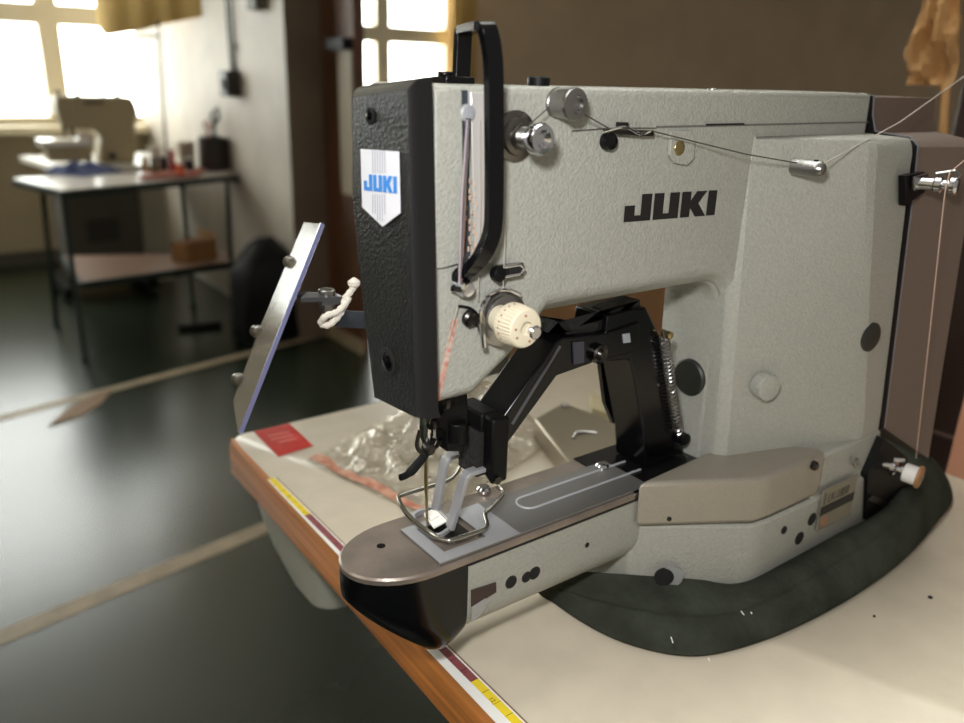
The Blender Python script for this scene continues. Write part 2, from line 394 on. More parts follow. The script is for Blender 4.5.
# flared column front
def colring(h,t):
    L=lambda a,b:a+(b-a)*t
    ri=(L(.390,.386),L(.274,.2822)); ch=(L(.495,.457),L(.2425,.2475)); rf=(L(.520,.5035),L(.2425,.2490))
    return [V((ri[0]-.0004,ri[1]+.012,T+h)),V((ri[0],ri[1]+.004,T+h)),V((ri[0]+.005,ri[1]-.0015,T+h)),V((ch[0]-.004,ch[1]+.0008,T+h)),V((ch[0]+.003,ch[1]-.0006,T+h)),V((rf[0],rf[1],T+h)),V((rf[0],.33,T+h)),V((ri[0]-.0004,.329,T+h))]
rings=[colring(.03,-.05),colring(.10,.08),colring(.19,.6),colring(.262,1)]
top=[]
for k in range(1,13):
    a=math.radians(7.5*k); r=colring(.264+.0125*math.sin(a),1)
    for i in range(6):
        if r[i].y<YF: r[i].y += (YF-.0005-r[i].y)*(1-math.cos(a))*.18
    top.append(r)
r=colring(.2775,1)
for i in range(6): r[i].y=max(r[i].y,YF-.0005)
top.append(r)
arm=mb.build('arm', GRAY, M, bevel=.003, seg=3, sharp=40)
mb=MB(); mb.loft(rings+top); mb.build('column', GRAY, M, bevel=.002, seg=2, sharp=11)
# groove of the top lid
mb=MB(); mb.prism([at(656,128,y=YF-.0001),at(656,126,y=YF-.0001),at(868,121.4,y=YF-.0001),at(868,122.8,y=YF-.0001)],(0,-.0003,0)); mb.build('lid_seam', mat('seam_grey',(96,96,90),.7), arm)
mb=MB(); mb.prism([at(706,125.6,y=YF-.0005),at(706,123.8,y=YF-.0005),at(744,123.0,y=YF-.0005),at(744,124.8,y=YF-.0005)],(0,-.0003,0)); mb.build('lid_gap', HOLE, arm)
# ---- logo on the arm
a=at(623.5,222.3,y=YF-.0004); b=at(713.8,215,y=YF-.0004); t=at(715.8,190.2,y=YF-.0004)
mb=MB(); put_logo(mb,a,(b-a).normalized(),UP,t.z-b.z,(b-a).length+.0006); lab(mb.build('logo_lettering', INK, M),'black JUKI lettering')
# ---- nose cover
XC0=.1705
def noseplane(px,py): return at(px,py,x=XC0)
np_=[(351,95),(408,87),(416.5,413),(419,420),(414,418),(374,398),(363,312),(352,200)]
poly=[noseplane(*p) for p in np_]
mb=MB(); back=[]
ctr=sum(poly,V((0,0,0)))/len(poly)
def gro(p,k):
    d=p-ctr; e=k-.965
    return V((p.x,ctr.y+d.y*(k+(.9*e if d.y>0 else 0)),ctr.z+d.z*(1+(k-1)*.3)+(.036*e if d.z>0 else 0)))
r0_=[gro(p,.965) for p in poly]; r1_=[gro(p,1.0)+V((.0018,0,0)) for p in poly]; r2_=[gro(p,1.03)+V((.0045,0,0)) for p in poly]; r3_=[gro(p,1.045)+V((.0085,0,0)) for p in poly]; r4_=[gro(p,1.045)+V((.0105,0,0)) for p in poly]
mb.mat(BLACKT); mb.add(r0_,[list(range(len(r0_)))]); mb.mat(mat('black_gloss_cover',(8,8,10),.24,spec=.7)); mb.loft([r0_,r1_,r2_,r3_,r4_],cap=False); mb.add(r4_,[list(range(len(r4_)))[::-1]])
nose=lab(mb.build('nose_cover', None, M, sharp=50),'black textured nose cover')
c=[noseplane(*p)-V((.0004,0,0)) for p in ((362,149),(400,151.5),(401.5,213),(384,226.5),(363.5,207))]
mb=MB(); mb.prism(c,(-.0003,0,0)); st=lab(mb.build('sticker', STICK, nose),'silver white shield sticker with blue JUKI lettering')
a=noseplane(366,190)-V((.001,0,0)); b=noseplane(399,193.5)-V((.001,0,0)); tz=noseplane(364,176).z
mb=MB(); put_logo(mb,a,(b-a).normalized(),UP,(noseplane(381,175.5)-noseplane(381,192)).length,(b-a).length); mb.build('sticker_lettering', BLUE, st)
mb=MB()
for k in range(6):
    x=374+k*2.4
    for (y0,y1) in ((150.5,173),(194,212+(9 if 1<k<5 else 2))):
        p=[noseplane(x,y0),noseplane(x+1.0,y0),noseplane(x+1.3,y1),noseplane(x+.3,y1)]
        mb.prism([q_-V((.0008,0,0)) for q_ in p],(-.0001,0,0))
mb.build('sticker_stripes', STRIPE, st)
for (x,y,r) in ((370,116,.0028),(388,362,.0052)):
    P=noseplane(x,y); mb=MB(); mb.mat(HOLE); mb.lathe(P-V((-.001,0,0)),NX,[(r*1.25,0),(r*1.25,.0014),(r*.9,.0016),(r*.8,.0006)],18); mb.mat(BLACK); mb.lathe(P+V((.0,0,0)),NX,[(r*.55,0),(r*.55,.0012),(r*.3,.0016)],12); mb.build('cover_screw', None, nose)
# ---- raised side plate, slot and bright strip
def face(px,py,d=0): return at(px,py,y=YF-d)
mb=MB(); mb.prism([face(*p,.0002) for p in ((433,90),(460,89),(463,262),(440,268),(434,268))],(0,-.0016,0)); mb.build('face_plate', GRAY, M, bevel=.0006)
mb=MB(); mb.prism([face(*p,.0001) for p in ((459,90),(467,90),(470,262),(463,270))],(0,-.0004,0)); mb.build('lever_slot', mat('slot_grey',(66,72,82),.4,.3), M)
mb=MB(); mb.prism([face(*p,.0001) for p in ((469,92),(484,92),(490,262),(474,266))],(0,-.0012,0)); mb.build('slot_cover', mat('bright_strip',(200,196,192),.25,.35), M, bevel=.0004)
mb=MB()
for k in range(26):
    x=464+random.random()*5+ k*.02; y=175+k*3.4
    p=[face(x+(k%3)*4,y,.0017),face(x+1.6+(k%3)*4,y,.0017),face(x+1.6+(k%3)*4,y+5,.0017),face(x+(k%3)*4,y+5,.0017)]
    mb.prism(p,(0,-.0001,0))
mb.build('rust_traces', mat('rust',(196,166,144),.8), M)
mb=MB(); pts=[(440,345),(452,312),(463,300),(452,345),(441,400),(433,405)]
mb.prism([face(*p,.0001) for p in ((452,320),(458,318),(440,400),(433,404))],(0,-.0002,0)); mb.build('red_guide_line', mat('worn_red',(176,112,100),.7,0,0,1,.35,300,rgb2=(190,175,160)), M)
# take-up lever rod
mb=MB(); mb.lathe(face(466,113,.0005),NY,[(.0036,0),(.0036,.0012),(.003,.002),(.0014,.0022)],20); tk=mb.build('take_up_pivot', RIB, M)
mb=MB(); mb.tube([face(468,118,.004),face(465,180,.005),face(460,283,.006)],.0011,8); mb.build('take_up_rod', CHROME, M)
mb=MB(); mb.tube([face(452,288,.003),face(462,290,.007),face(466,283,.008)],.0016,8); mb.tube([face(455,283,.002),face(464,287,.009)],.0014,8); mb.lathe(face(461,287,.001),NY,[(.0035,0),(.004,.003),(.003,.006)],14); mb.build('thread_eyelet', CHROME, M)
mb=MB(); mb.lathe(face(459,276,.0003),NY,[(.004,0),(.004,.0035),(.002,.004)],14); mb.build('eyelet_boss', BLACKM, M)
# ---- black guard lever arching over the arm
yl=.2695
G=[V((.2235,.322,T+.3005)),V((.2245,.322,T+.306)),at(463,36,y=.322),at(466,30,y=.318),at(484,26,y=.272),at(488,31,y=yl),at(493,62,y=yl),at(494,120,y=yl),at(494,200,y=yl),at(492,232,y=yl),at(483,254,y=yl),at(472,268,y=yl+.003),at(463,277,y=yl+.008)]
mb=MB(); mb.strip(bez(G[:5],4)[:-1]+[G[4]],.0078,.0032,(1,.0,0)); 
mb.strip(bez(G[4:],5),.0074,.0036,(1,0,.05)); lab(mb.build('take_up_guard', BLACK, M, bevel=.0006),'black bent bar guard over the take up lever')
mb=MB(); mb.box((.212,.316,T+.3005),(.228,.328,T+.3040)); mb.lathe((.2155,.322,T+.304),UP,[(.0035,0),(.0035,.002)],10); mb.build('guard_foot', BLACK, M, bevel=.0006)
# ---- knobs on the arm face
def knob(name, px, py, prof, m, parent=M, y=YF, n=28):
    return_=MB(); return_.lathe(at(px,py,y=y-.0001),NY,prof,n); return return_.build(name, m, parent, sharp=40)
S=wpx(face(515,135),1)
pt=knob('pre_tension', 514,136, [(25*S,0),(25*S,.0015),(19*S,.0022),(18*S,.004),(13*S,.0045),(13*S,.006)], mat('mid_steel',(112,108,104),.34,1))
knob('tension_spring', 514,136, [(9*S,.005),(10*S,.0065),(8*S,.0075),(10*S,.0085),(8*S,.0095),(10*S,.0105),(7*S,.0115),(6*S,.014)], STEEL, pt)
knob('tension_cap', 514,136, [(8*S,.0135),(15*S,.0145),(15.5*S,.018),(14*S,.0195),(9*S,.0198),(5*S,.0175),(4*S,.0175)], CHROME, pt)
S=wpx(face(562,105),1)
sp=knob('thread_post', 557,103, [(15*S,0),(15*S,.001),(14*S,.0015),(15*S,.010),(16*S,.0112),(15*S,.0125),(9*S,.0128),(8*S,.011),(3*S,.011)], STEEL)
S=wpx(face(608,140),1)
mb=MB(); mb.lathe(face(606,141,.0001),NY,[(9*S,0),(9.5*S,.002),(8*S,.004),(4*S,.0045)],18); g1=mb.build('thread_guide', BLACK, M)
mb=MB(); mb.prism([face(*p,.0035) for p in ((603,129),(652,130),(652,136),(640,136),(616,134),(603,132))],(0,-.0012,0)); mb.prism([face(*p,.0005) for p in ((616,122),(624,122),(624,130),(616,130))],(0,-.003,0)); mb.build('guide_plate', DSTEEL, g1)
mb=MB(); mb.tube(bez([face(603,132,.006),face(625,127,.008),face(640,134,.006),face(650,131,.007)],4),.0007,6); mb.build('guide_wire', CHROME, g1)
# sight window in the arm
S=wpx(face(682,147),1)
mb=MB(); mb.mat(GRAY); mb.prism([face(*p,.0001) for p in ((668,131),(688,130),(692,140),(691,158),(684,165),(672,163),(667,155))],(0,-.0022,0)); mb.mat(BRASS); mb.lathe(face(679,148,.002),NY,[(7.5*S,0),(7.5*S,.0007),(6*S,.0008)],18); mb.build('oil_sight', None, M, bevel=.0008)
# thread post on the column
P=at(800,167,y=.262); S=wpx(P,1)
mb=MB(); mb.mat(STEEL); mb.lathe(P,NY,[(8*S,-.004),(8*S,.010),(7.4*S,.0125),(5*S,.0143),(2*S,.0148)],20); mb.mat(HOLE); mb.lathe(P+V((-.0005,-.0095,8*S-.0006)),UP,[(2.4*S,0),(2.4*S,.001)],12); mb.build('thread_pin', None, M)
# screws on the top
P=V((.252,.300,T+.3015)); mb=MB(); mb.lathe(P-UP*.001,UP,[(.0052,0),(.0052,.004),(.0045,.0046)],16); mb.build('oil_cap', BLACKM, M)
mb=MB(); mb.lathe(V((.375,.300,T+.3005)),UP,[(.0028,0),(.0028,.0010),(.0015,.0015)],12); mb.build('oil_cap', STEEL, M)
# ---- plugs
P=at(870,337,y=.2445); S=wpx(P,1); mb=MB(); mb.lathe(P,V((-.08,-1,0)),[(15*S,-.004),(15*S,.0010),(13*S,.0016),(3*S,.0017)],28); mb.build('rubber_plug', DKPLUG, M)
P=at(690,377,x=.3878); S=wpx(P,1); mb=MB(); mb.lathe(P,NX,[(19*S,-.006),(19*S,.0012),(17*S,.0024),(4*S,.0026)],28); mb.build('rubber_plug', DKPLUG, M)
P=at(770,388,y=.2605); S=wpx(P,1); mb=MB(); mb.lathe(P+V((0,.003,0)),V((-.25,-1,0)),[(14*S,-.004),(14*S,.0025),(13*S,.0036),(10*S,.0040)],28); lab(mb.build('side_plug', GRAY, M),'round grey plug on the column')
# ---- tension dial
S=wpx(face(515,322),1)
td=knob('thread_tension', 499,318, [(27*S,0),(28*S,.0012),(26*S,.002),(27*S,.003),(24*S,.0035),(24*S,.005),(26*S,.0056),(23*S,.0064),(18*S,.007),(18*S,.0085)], STEEL)
mb=MB(); o=face(499,318,.0064); pr=[(13*S,.0),(15*S,.007),(20*S,.0085),(20.5*S,.012),(19*S,.0185),(17.5*S,.0192),(12*S,.0196),(7*S,.0196),(7*S,.0180),(2*S,.0180)]
rings=[]; u=V((1,0,0)); w=UP
for r,d in pr:
    ring=[]
    for k in range(72):
        rr=r*(1-.05*(k%2)) if .0085<d<.0190 else r
        ring.append(o+NY*d+rr*(math.cos(2*math.pi*k/72)*u+math.sin(2*math.pi*k/72)*w))
    rings.append(ring)
mb.loft(rings); dl=lab(mb.build('tension_dial', CREAM, td, sharp=30),'cream ribbed tension dial')
knob('dial_screw',499,318,[(7*S,.0235),(7*S,.0259),(5.5*S,.0267),(3*S,.0267)],CHROME,td)
mb=MB(); o2=face(499,318,.0064)
for k in (1,3,4,6,7):
    a=math.radians(60+k*38); mb.lathe(o2+(13*S)*(math.cos(a)*u+math.sin(a)*w)+NY*.0194,NY,[(1.3*S,0),(1.3*S,.0003)],8)
for k in range(9):
    a=math.radians(95+k*17); p=o2+(19.6*S)*(math.cos(a)*u+math.sin(a)*w)+NY*.0115; mb.lathe(p,(p-o2-NY*.0115),[(1.0*S,-.0005),(1.0*S,.0004)],6)
mb.build('dial_marks', mat('worn_dial_red',(150,96,72),.7), td)
mb=MB(); mb.tube(bez([face(497,292,.002),face(488,298,.005),face(482,312,.007),face(483,335,.008),face(484,347,.008)],4),.0013,8); mb.build('check_spring', CHROME, td)
mb=MB(); mb.tube(bez([face(485,297,.004),face(500,290,.006),face(516,292,.004)],4),.0008,6); mb.tube(bez([face(507,289,.005),face(520,295,.004)],4),.001,6); mb.build('tension_wire', CHROME, td)
# slotted bracket above the dial
mb=MB(); sl=[face(490,266),face(524,263),face(526,268),face(524,275),face(490,279)]
mb.mat(CHROME); mb.tube([face(504,277,.0045),face(520,274,.0045),face(524,269,.0045),face(520,264.5,.0045),face(504,267,.0045)],.0009,8); mb.mat(DSTEEL); mb.strip([face(496,272,.003),face(505,271,.003),face(522,269,.003)],.0060,.0022,(0,0,1)); mb.mat(HOLE); mb.strip([face(509,270.6,.0043),face(520,269,.0043)],.0028,.0004,(0,0,1)); mb.mat(BLACKM); mb.lathe(face(495,273,.002),NY,[(.0032,0),(.0034,.004),(.002,.0045)],14); mb.build('slotted_bracket', None, M, bevel=.0004)
mb=MB(); mb.lathe(face(469,318,.0001),NY,[(.004,0),(.004,.002),(.003,.003),(.0012,.0022)],16); mb.build('face_screw', DSTEEL, M)
mb=MB(); mb.tube(bez([face(458,306,.001),face(470,308,.002),face(478,316,.002),face(476,326,.002)],4),.0006,6); mb.build('guide_hook', BLACKM, M)

# ---- bed
def bedring(x, hw, dep, n=7, top=HB, yc=.3055):
    z=T+top; r=min(dep*.62, hw*.75)
    pts=[V((x,yc-hw,z)),V((x,yc-hw,z-dep+r))]
    for k in range(1,n): a=math.radians(90*k/n); pts.append(V((x,yc-hw+r*(1-math.cos(a)),z-dep+r*(1-math.sin(a)))))
    pts+= [V((x,yc-hw+r,z-dep)),V((x,yc+hw-r,z-dep))]
    for k in range(1,n): a=math.radians(90*k/n); pts.append(V((x,yc+hw-r+r*math.sin(a),z-dep+r*(1-math.cos(a)))))
    pts+=[V((x,yc+hw,z-dep+r)),V((x,yc+hw,z))]
    return pts
YC=.3055; HW=.0255; XT=.149; XN=.2045
def hwid(x):
    rx=.036
    if x>=XT+rx: return HW
    t=(x-XT)/rx; return max(.0008,HW*math.sqrt(max(0,1-(1-t)**2)))
mb=MB(); rings=[]
for k in range(17):
    t=k/16; x=XT+.0005+(XN-XT)*(t**1.7); dep=(.014+.0425*min(1,((x-XT)/.042))**.85)-(.006*max(0,(t-.86)/.14)**2)
    rings.append(bedring(x,hwid(x)*.985,dep,top=HB-.0032))
mb.loft(rings); lab(mb.build('bed_nose', BLACK, M, sharp=50),'glossy black rounded cap at the front of the bed')
mb=MB(); mb.loft([bedring(x,HW-.0002,.0475,top=HB-.0035) for x in (XN+.0006,.26,.31,.345,.40)]); bed=mb.build('bed', GRAY, M, sharp=50)
BY=YC-HW
for (px,py,r) in ((511,582,6.5),(526.5,577,5.5),(534.5,573,6.5),(587,545,2.6)):
    P=at(px,py,y=BY+.0002); S=wpx(P,1); mb=MB(); mb.mat(DSTEEL); mb.lathe(P,NY,[(r*S*1.12,-.001),(r*S*1.12,.0002),(r*S,.00025)],18); mb.mat(HOLE); mb.lathe(P,NY,[(r*S*.95,0),(r*S*.95,.0004)],18); mb.build('bed_hole', None, bed)
mb=MB(); mb.mat(mat('dark_rust',(52,36,32),.6)); mb.prism([at(*p,y=BY-.0001) for p in ((471,590),(496,582),(496,592),(486,598),(471,607))],(0,-.0003,0)); mb.mat(mat('raw_metal',(170,172,178),.35,.7,.6,500)); mb.prism([at(*p,y=BY-.0002) for p in ((471,607),(485,598),(489,600),(484,610),(477,618),(471,621))],(0,-.0004,0)); mb.build('latch_slot', None, bed)
# bed plate
def platering(z, g_=0):
    pts=[]; N=18
    for k in range(N+1):
        a=math.pi/2+math.pi*k/N; pts.append(V((XT+.036+(.036-g_)*math.cos(a), YC+(HW+.001-g_)*math.sin(a), z)))
    pts += [V((.300,YC-HW-.001+g_,z)),V((.3995-g_,YC-HW-.001+g_,z)),V((.3995-g_,YC+HW+.001-g_,z))]
    return pts
mb=MB(); mb.loft([platering(T+HB-.0034),platering(T+HB-.001),platering(T+HB,.001)]); lab(mb.build('bed_plate', PLATE, M, sharp=30),'worn steel bed plate with rounded end')
mb=MB(); mb.box((XN,YC-HW-.0006,T+HB-.0052),(.335,YC-HW+.001,T+HB-.0033)); mb.build('plate_gap', HOLE, bed)
mb=MB(); mb.box((.322,YC-HW-.0012,T+HB+.0001),(.400,YC+HW+.001,T+HB+.0009)); mb.box((.322,YC-HW-.0016,T+HB-.0034),(.400,YC-HW-.0004,T+HB+.0009)); lab(mb.build('rear_bed_plate', PLATEB, M),'dark blued rear bed plate')
zt=T+HB+.0003
fp=[(400,541),(447,516),(497,502),(540,488),(608,460),(660,455),(600,494),(556,513),(497,540),(443,566)]
c=[at(400,537,h=HB),at(452,513,h=HB),at(540,478,h=HB),at(583,452,h=HB),at(636,470,h=HB),at(560,512,h=HB),at(497,537,h=HB),at(436,565,h=HB)]
yA,yB_=YC-.0245,YC+.0125
def zz(p,hh): return V((p[0],p[1],T+HB+hh))
# feed plate with a window
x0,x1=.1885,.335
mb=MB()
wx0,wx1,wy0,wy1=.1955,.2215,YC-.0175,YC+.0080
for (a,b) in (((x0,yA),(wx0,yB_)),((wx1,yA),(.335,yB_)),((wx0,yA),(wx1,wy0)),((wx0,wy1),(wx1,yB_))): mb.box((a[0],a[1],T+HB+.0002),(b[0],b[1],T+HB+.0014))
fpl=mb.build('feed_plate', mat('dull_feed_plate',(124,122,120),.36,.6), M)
mb=MB(); zf0,zf1=T+HB+.0014,T+HB+.0018
for (a,b) in (((x0,yA),(wx0,yB_)),((wx1,yA),(.238,yB_)),((wx0,yA),(wx1,wy0)),((wx0,wy1),(wx1,yB_))): mb.box((a[0],a[1],zf0),(b[0],b[1],zf1))
lab(mb.build('feed_frame', FEED, fpl),'light grey frame round the needle window')
rp=[]
for k in range(13): a=math.radians(90+15*k); rp.append(V((.262+.0065*math.cos(a),YC-.002+.0065*math.sin(a),T+HB+.0016)))
rp=[V((.345,YC+.0045,T+HB+.0016))]+rp+[V((.345,YC-.0085,T+HB+.0016))]
mb=MB(); mb.strip(rp,.0009,.0008,UP); mb.tube(rp,.0007,6); mb.build('raised_rib', RIB, fpl)
for (px,py) in ((602,468),(484,491)):
    P=at(px,py,h=HB+.001); mb=MB(); mb.lathe(P,UP,[(.0042,0),(.0042,.0016),(.003,.003),(.001,.0033)],16); mb.build('plate_screw', CHROME, fpl)
mb=MB(); mb.box((.2025,YC-.009,T+HB+.0002),(.2175,YC+.009,T+HB+.0012)); mb.build('needle_plate', DSTEEL, M)
for (px,py) in ((381,546),(590,497)):
    P=at(px,py,h=HB); mb=MB(); mb.lathe(P,UP,[(.0022,-.001),(.0022,.0002),(.0016,.0003)],14); mb.build('plate_pin', PLATEB, M)
# ---- base and base cover
basepoly=[(.326,.2828),(.332,.2785),(.385,.2425),(.40,.2405),(.520,.2385),(.545,.25),(.545,.36),(.326,.36)]
mb=MB(); mb.loft([[V((x,y,T+.002)) for x,y in basepoly],[V((x,y,T+.0565)) for x,y in basepoly]]); mb.box((.445,.2412,T+.05),(.520,.30,T+.086)); base=mb.build('base', GRAY, M, bevel=.002, seg=2)
cov=[(.322,.2785),(.3855,.2415),(.398,.2402),(.452,.2402),(.456,.248),(.44,.262),(.40,.285),(.395,.284)]
mb=MB(); mb.loft([[V((x,y,T+.0580)) for x,y in cov],[V((x,y,T+.0875)) for x,y in cov]]); bcov=lab(mb.build('base_cover', GRAYS, M, bevel=.003, seg=3),'smooth grey metallic cover on the base')
P=at(666,521,y=.2575); d_=V((-.56,-.83,0)).normalized()
mb=MB(); P=V((.3405,.2678,T+.0632)); mb.lathe(P,d_,[(.0015,-.001),(.0015,.0004)],12); mb.build('cover_hole', HOLE, bcov)
mb=MB(); P=at(664,577,y=.2655); mb.mat(mat('bore_grey',(150,152,152),.4,.3)); mb.lathe(P+V((.004,-.0025,0)),d_,[(.0070,-.002),(.0070,.0004)],20); mb.mat(HOLE); mb.lathe(P,d_,[(.0058,-.001),(.0058,.0009)],20); mb.build('base_bore', None, base)
for (px,py,r) in ((784,530,4.2),(799,538,7),(811.5,519,7),(842,509,3.2)):
    P=at(px,py,y=.2400); S=wpx(P,1); mb=MB(); mb.lathe(P+V((0,.001,0)),NY,[(r*S,-.003),(r*S,.0015)],18); mb.build('base_hole', HOLE, base)
mb=MB(); mb.lathe(at(813,465,y=.2400),NY,[(.003,-.002),(.003,.002),(.002,.003)],10); mb.build('cover_screw', DSTEEL, bcov)
# name plate LK-1850
yN=.2384
c=[at(*p,y=yN) for p in ((822,496),(858,468),(858,507),(822,532))]
xa,xb=c[0].x,c[1].x; zt_=.5*(c[0].z+c[1].z); zm=zt_-.0125
mb=MB(); mb.mat(mat('aged_plate',(120,114,98),.5)); mb.box((xa,yN-.0008,zt_-.030),(xb,yN,zt_)); mb.mat(mat('black_band',(26,24,22),.5)); mb.box((xa,yN-.0010,zm-.0065),(xb,yN-.0007,zm)); mb.mat(INK); put_text(mb,'LK-1850',(xa+.006,yN-.0011,zm+.0018),(1,0,0),(0,0,1),.0085,.85)
mb.mat(INK); mb.box((xa+.0022,yN-.0011,zm+.0015),(xa+.003,yN-.001,zm+.0095)); mb.build('name_plate', None, base)
P=at(824,521,y=yN-.001); mb=MB(); mb.lathe(P,NY,[(.004,0),(.004,.0003)],14); mb.build('round_stamp', mat('rusty_stamp',(150,110,86),.7), base)
P=at(855,462,y=.2384); mb=MB(); mb.lathe(P,NY,[(.003,0),(.003,.0012),(.0015,.0018)],12); mb.build('base_screw', STEEL, base)

# ---- rear drive cover with rim
def rearsec(x, g_=0.0, dy=0.0, zb=.075):
    return [V((x,YF+.001-g_,T+.3005+g_)),V((x,YF-.0005-g_,T+.288)),V((x,YF-.004-g_,T+.2795+g_)),V((x,.2545-g_,T+.2775+g_)),V((x,.2490-g_,T+.273+g_)),V((x+.001,.2470-g_,T+.250)),V((x+.014,.2405-g_,T+zb+.012)),V((x+.014,.333,T+zb)),V((x,.335+g_,T+.3005+g_))]
mb=MB(); mb.loft([rearsec(.5036,-.0010),rearsec(.5082,-.0010)]); lab(mb.build('cover_gap_shade', BLACKM, M),'black strip standing for the shaded gap around the rear cover')  # black strip put in for the shade between column and rear cover
mb=MB(); mb.loft([rearsec(.5082,-.0004),rearsec(.5092,-.0004)]); lab(mb.build('cover_rim', RIM, M),'pale rim of the rear cover')
mb=MB(); 
ra=rearsec(.5088,-.0018); rb=rearsec(.60,-.0018,zb=.045)
for i,p in enumerate(rb): 
    if i<7: p.y-= .004
rb[5].x-=.045; rb[6].x-=.045; rb[4].x-=.045; rb[3].x-=.045; rb[2].x-=.02; rb[1].x-=.02; rb[0].x-=.02
for i in (3,4,5,6): rb[i].y-=.010
mb.loft([ra,rb]); lab(mb.build('drive_cover', BROWNP, M, sharp=40),'taupe plastic rear drive cover')
# ---- post and thread guide on the rear cover
P=at(926,184,y=.236); S=wpx(P,1)
mb=MB(); mb.mat(BLACKM); mb.prism([at(*p,y=.242) for p in ((905,176),(925,172),(925,192),(905,206))],(0,.004,0)); mb.mat(CHROME); mb.prism([at(*p,y=.2405) for p in ((912,177),(925,173),(925,188),(912,190))],(0,-.002,0)); mb.lathe(P,V((.25,-1,.02)),[(6*S,-.004),(6*S,.004),(8*S,.005),(8*S,.008),(5*S,.009),(5*S,.012),(9*S,.013),(9*S,.0155),(7*S,.017)],18); mb.mat(STEEL); mb.tube([P+V((.001,-.004,.006)),P+V((.004,-.013,.0085)),P+V((.005,-.016,.006))],.0012,6); mb.build('rear_thread_guide', None, M)
# ---- bobbin winder
bw=MB(); c=[at(*p,y=.236) for p in ((884,438),(908,458),(905,512),(893,505),(866,520),(868,475))]
bw.mat(BLACKM); bw.prism(c,(0,.006,0)); bw.mat(DSTEEL); bw.prism([at(*p,y=.234) for p in ((872,495),(893,505),(890,510),(868,500))],(0,.002,0)); bwo=lab(bw.build('bobbin_winder', None, M),'black bracket of the bobbin winder')
P=at(888,466,y=.234); S=wpx(P,1); ax=V((.2,-1,-.05))
mb=MB(); mb.lathe(P,ax,[(5*S,-.003),(5*S,.002),(8*S,.0025),(8*S,.005),(4*S,.006),(4*S,.008),(6*S,.0085),(6*S,.011),(4*S,.0115)],16); mb.tube([P+V((0,-.003,.006)),P+V((.003,-.009,.007))],.0015,6); mb.build('winder_shaft', CHROME, bwo)
P2=P+ax.normalized()*.0105; mb=MB(); mb.mat(mat('white_plastic',(222,220,216),.4)); mb.lathe(P2,ax,[(9*S,0),(9.5*S,.001),(9.5*S,.0085)],22); mb.mat(mat('tan_disc',(150,110,72),.6)); mb.lathe(P2+ax.normalized()*.0085,ax,[(11.5*S,0),(11.5*S,.0018),(10*S,.0024)],22); mb.mat(CHROME); mb.lathe(P2+ax.normalized()*.0106,ax,[(2*S,0),(2*S,.0012)],10); mb.build('winder_wheel', None, bwo)

# ---- work clamp: pedestal, spring, arm, block, fingers
def cl(px,py,y=.2965): return at(px,py,y=y)
mb=MB(); mb.prism([cl(*p) for p in ((646,468),(645,440),(634,375),(630,360),(607,362),(604,345),(608,316),(646,307),(660,335),(666,380),(674,430),(683,438),(684,452))],(0,.026,0)); ped=mb.build('clamp_pedestal', BLACK, M, bevel=.0012)
mb=MB(); mb.strip([cl(601,352,.326),cl(607,400,.326),cl(615,420,.326)],.006,.003,(1,0,0)); mb.build('clamp_link', BLACK, ped)
# coil spring
a=cl(664,338,.293); b=cl(678,432,.293); ax=(b-a).normalized(); u=ax.orthogonal().normalized(); w=ax.cross(u); pts=[]
for k in range(26*10+1): 
    t=k/260; an=2*math.pi*26*t; pts.append(a+(b-a)*t+.0027*(math.cos(an)*u+math.sin(an)*w))
mb=MB(); mb.tube([a-ax*.006]+pts+[b+ax*.004],.00062,5); lab(mb.build('return_spring', STEEL, ped),'steel coil return spring')
mb=MB(); mb.lathe(cl(663,333,.297),NY,[(.0022,0),(.0022,.006),(.0012,.0065)],12); mb.build('spring_pin', BRASS, ped)
mb=MB(); mb.lathe(cl(680,437,.297),NY,[(.004,-.002),(.004,.005),(.002,.0055)],12); mb.build('spring_pin', BLACKM, ped)
mb=MB(); mb.prism([cl(*p,.2945) for p in ((504,449),(503,418),(556,343),(563,338),(606,334),(640,322),(640,350),(596,362),(557,376))],(0,.0225,0)); bar=lab(mb.build('clamp_arm', BLACK, M, bevel=.001),'black bent clamp arm')
mb=MB(); mb.strip([cl(512,424,.2942),cl(560,346,.2942)],.0012,.0012,NY); mb.build('arm_highlight', mat('painted_edge_highlight',(70,70,72),.4), bar)  # highlight along the bent arm's edge, painted as a thin grey strip
mb=MB(); mb.prism([cl(*p,.300) for p in ((548,333),(558,322),(570,338),(600,330),(640,320),(640,300),(610,312),(606,330))],(0,.014,0)); mb.build('arm_bracket', mat('worn_dark_metal',(34,34,34),.45,.3,.3,400), bar)
mb=MB(); P=cl(597,353,.2945); S=wpx(P,1); mb.lathe(P,NY,[(10*S,0),(10*S,.003),(8*S,.004),(5*S,.003),(3*S,.0045)],20); mb.build('pivot_bolt', DSTEEL, bar)
mb=MB(); mb.prism([cl(*p,.2944) for p in ((572,342),(583,341),(583,362),(573,364))],(0,-.001,0)); mb.build('arm_notch', mat('slate_patch',(58,60,70),.35,.3), bar)
mb=MB(); mb.prism([cl(*p,.2944) for p in ((622,334),(629,333),(630,342),(623,343))],(0,-.0006,0)); mb.build('white_mark', mat('grey_mark',(140,146,150),.5), bar)
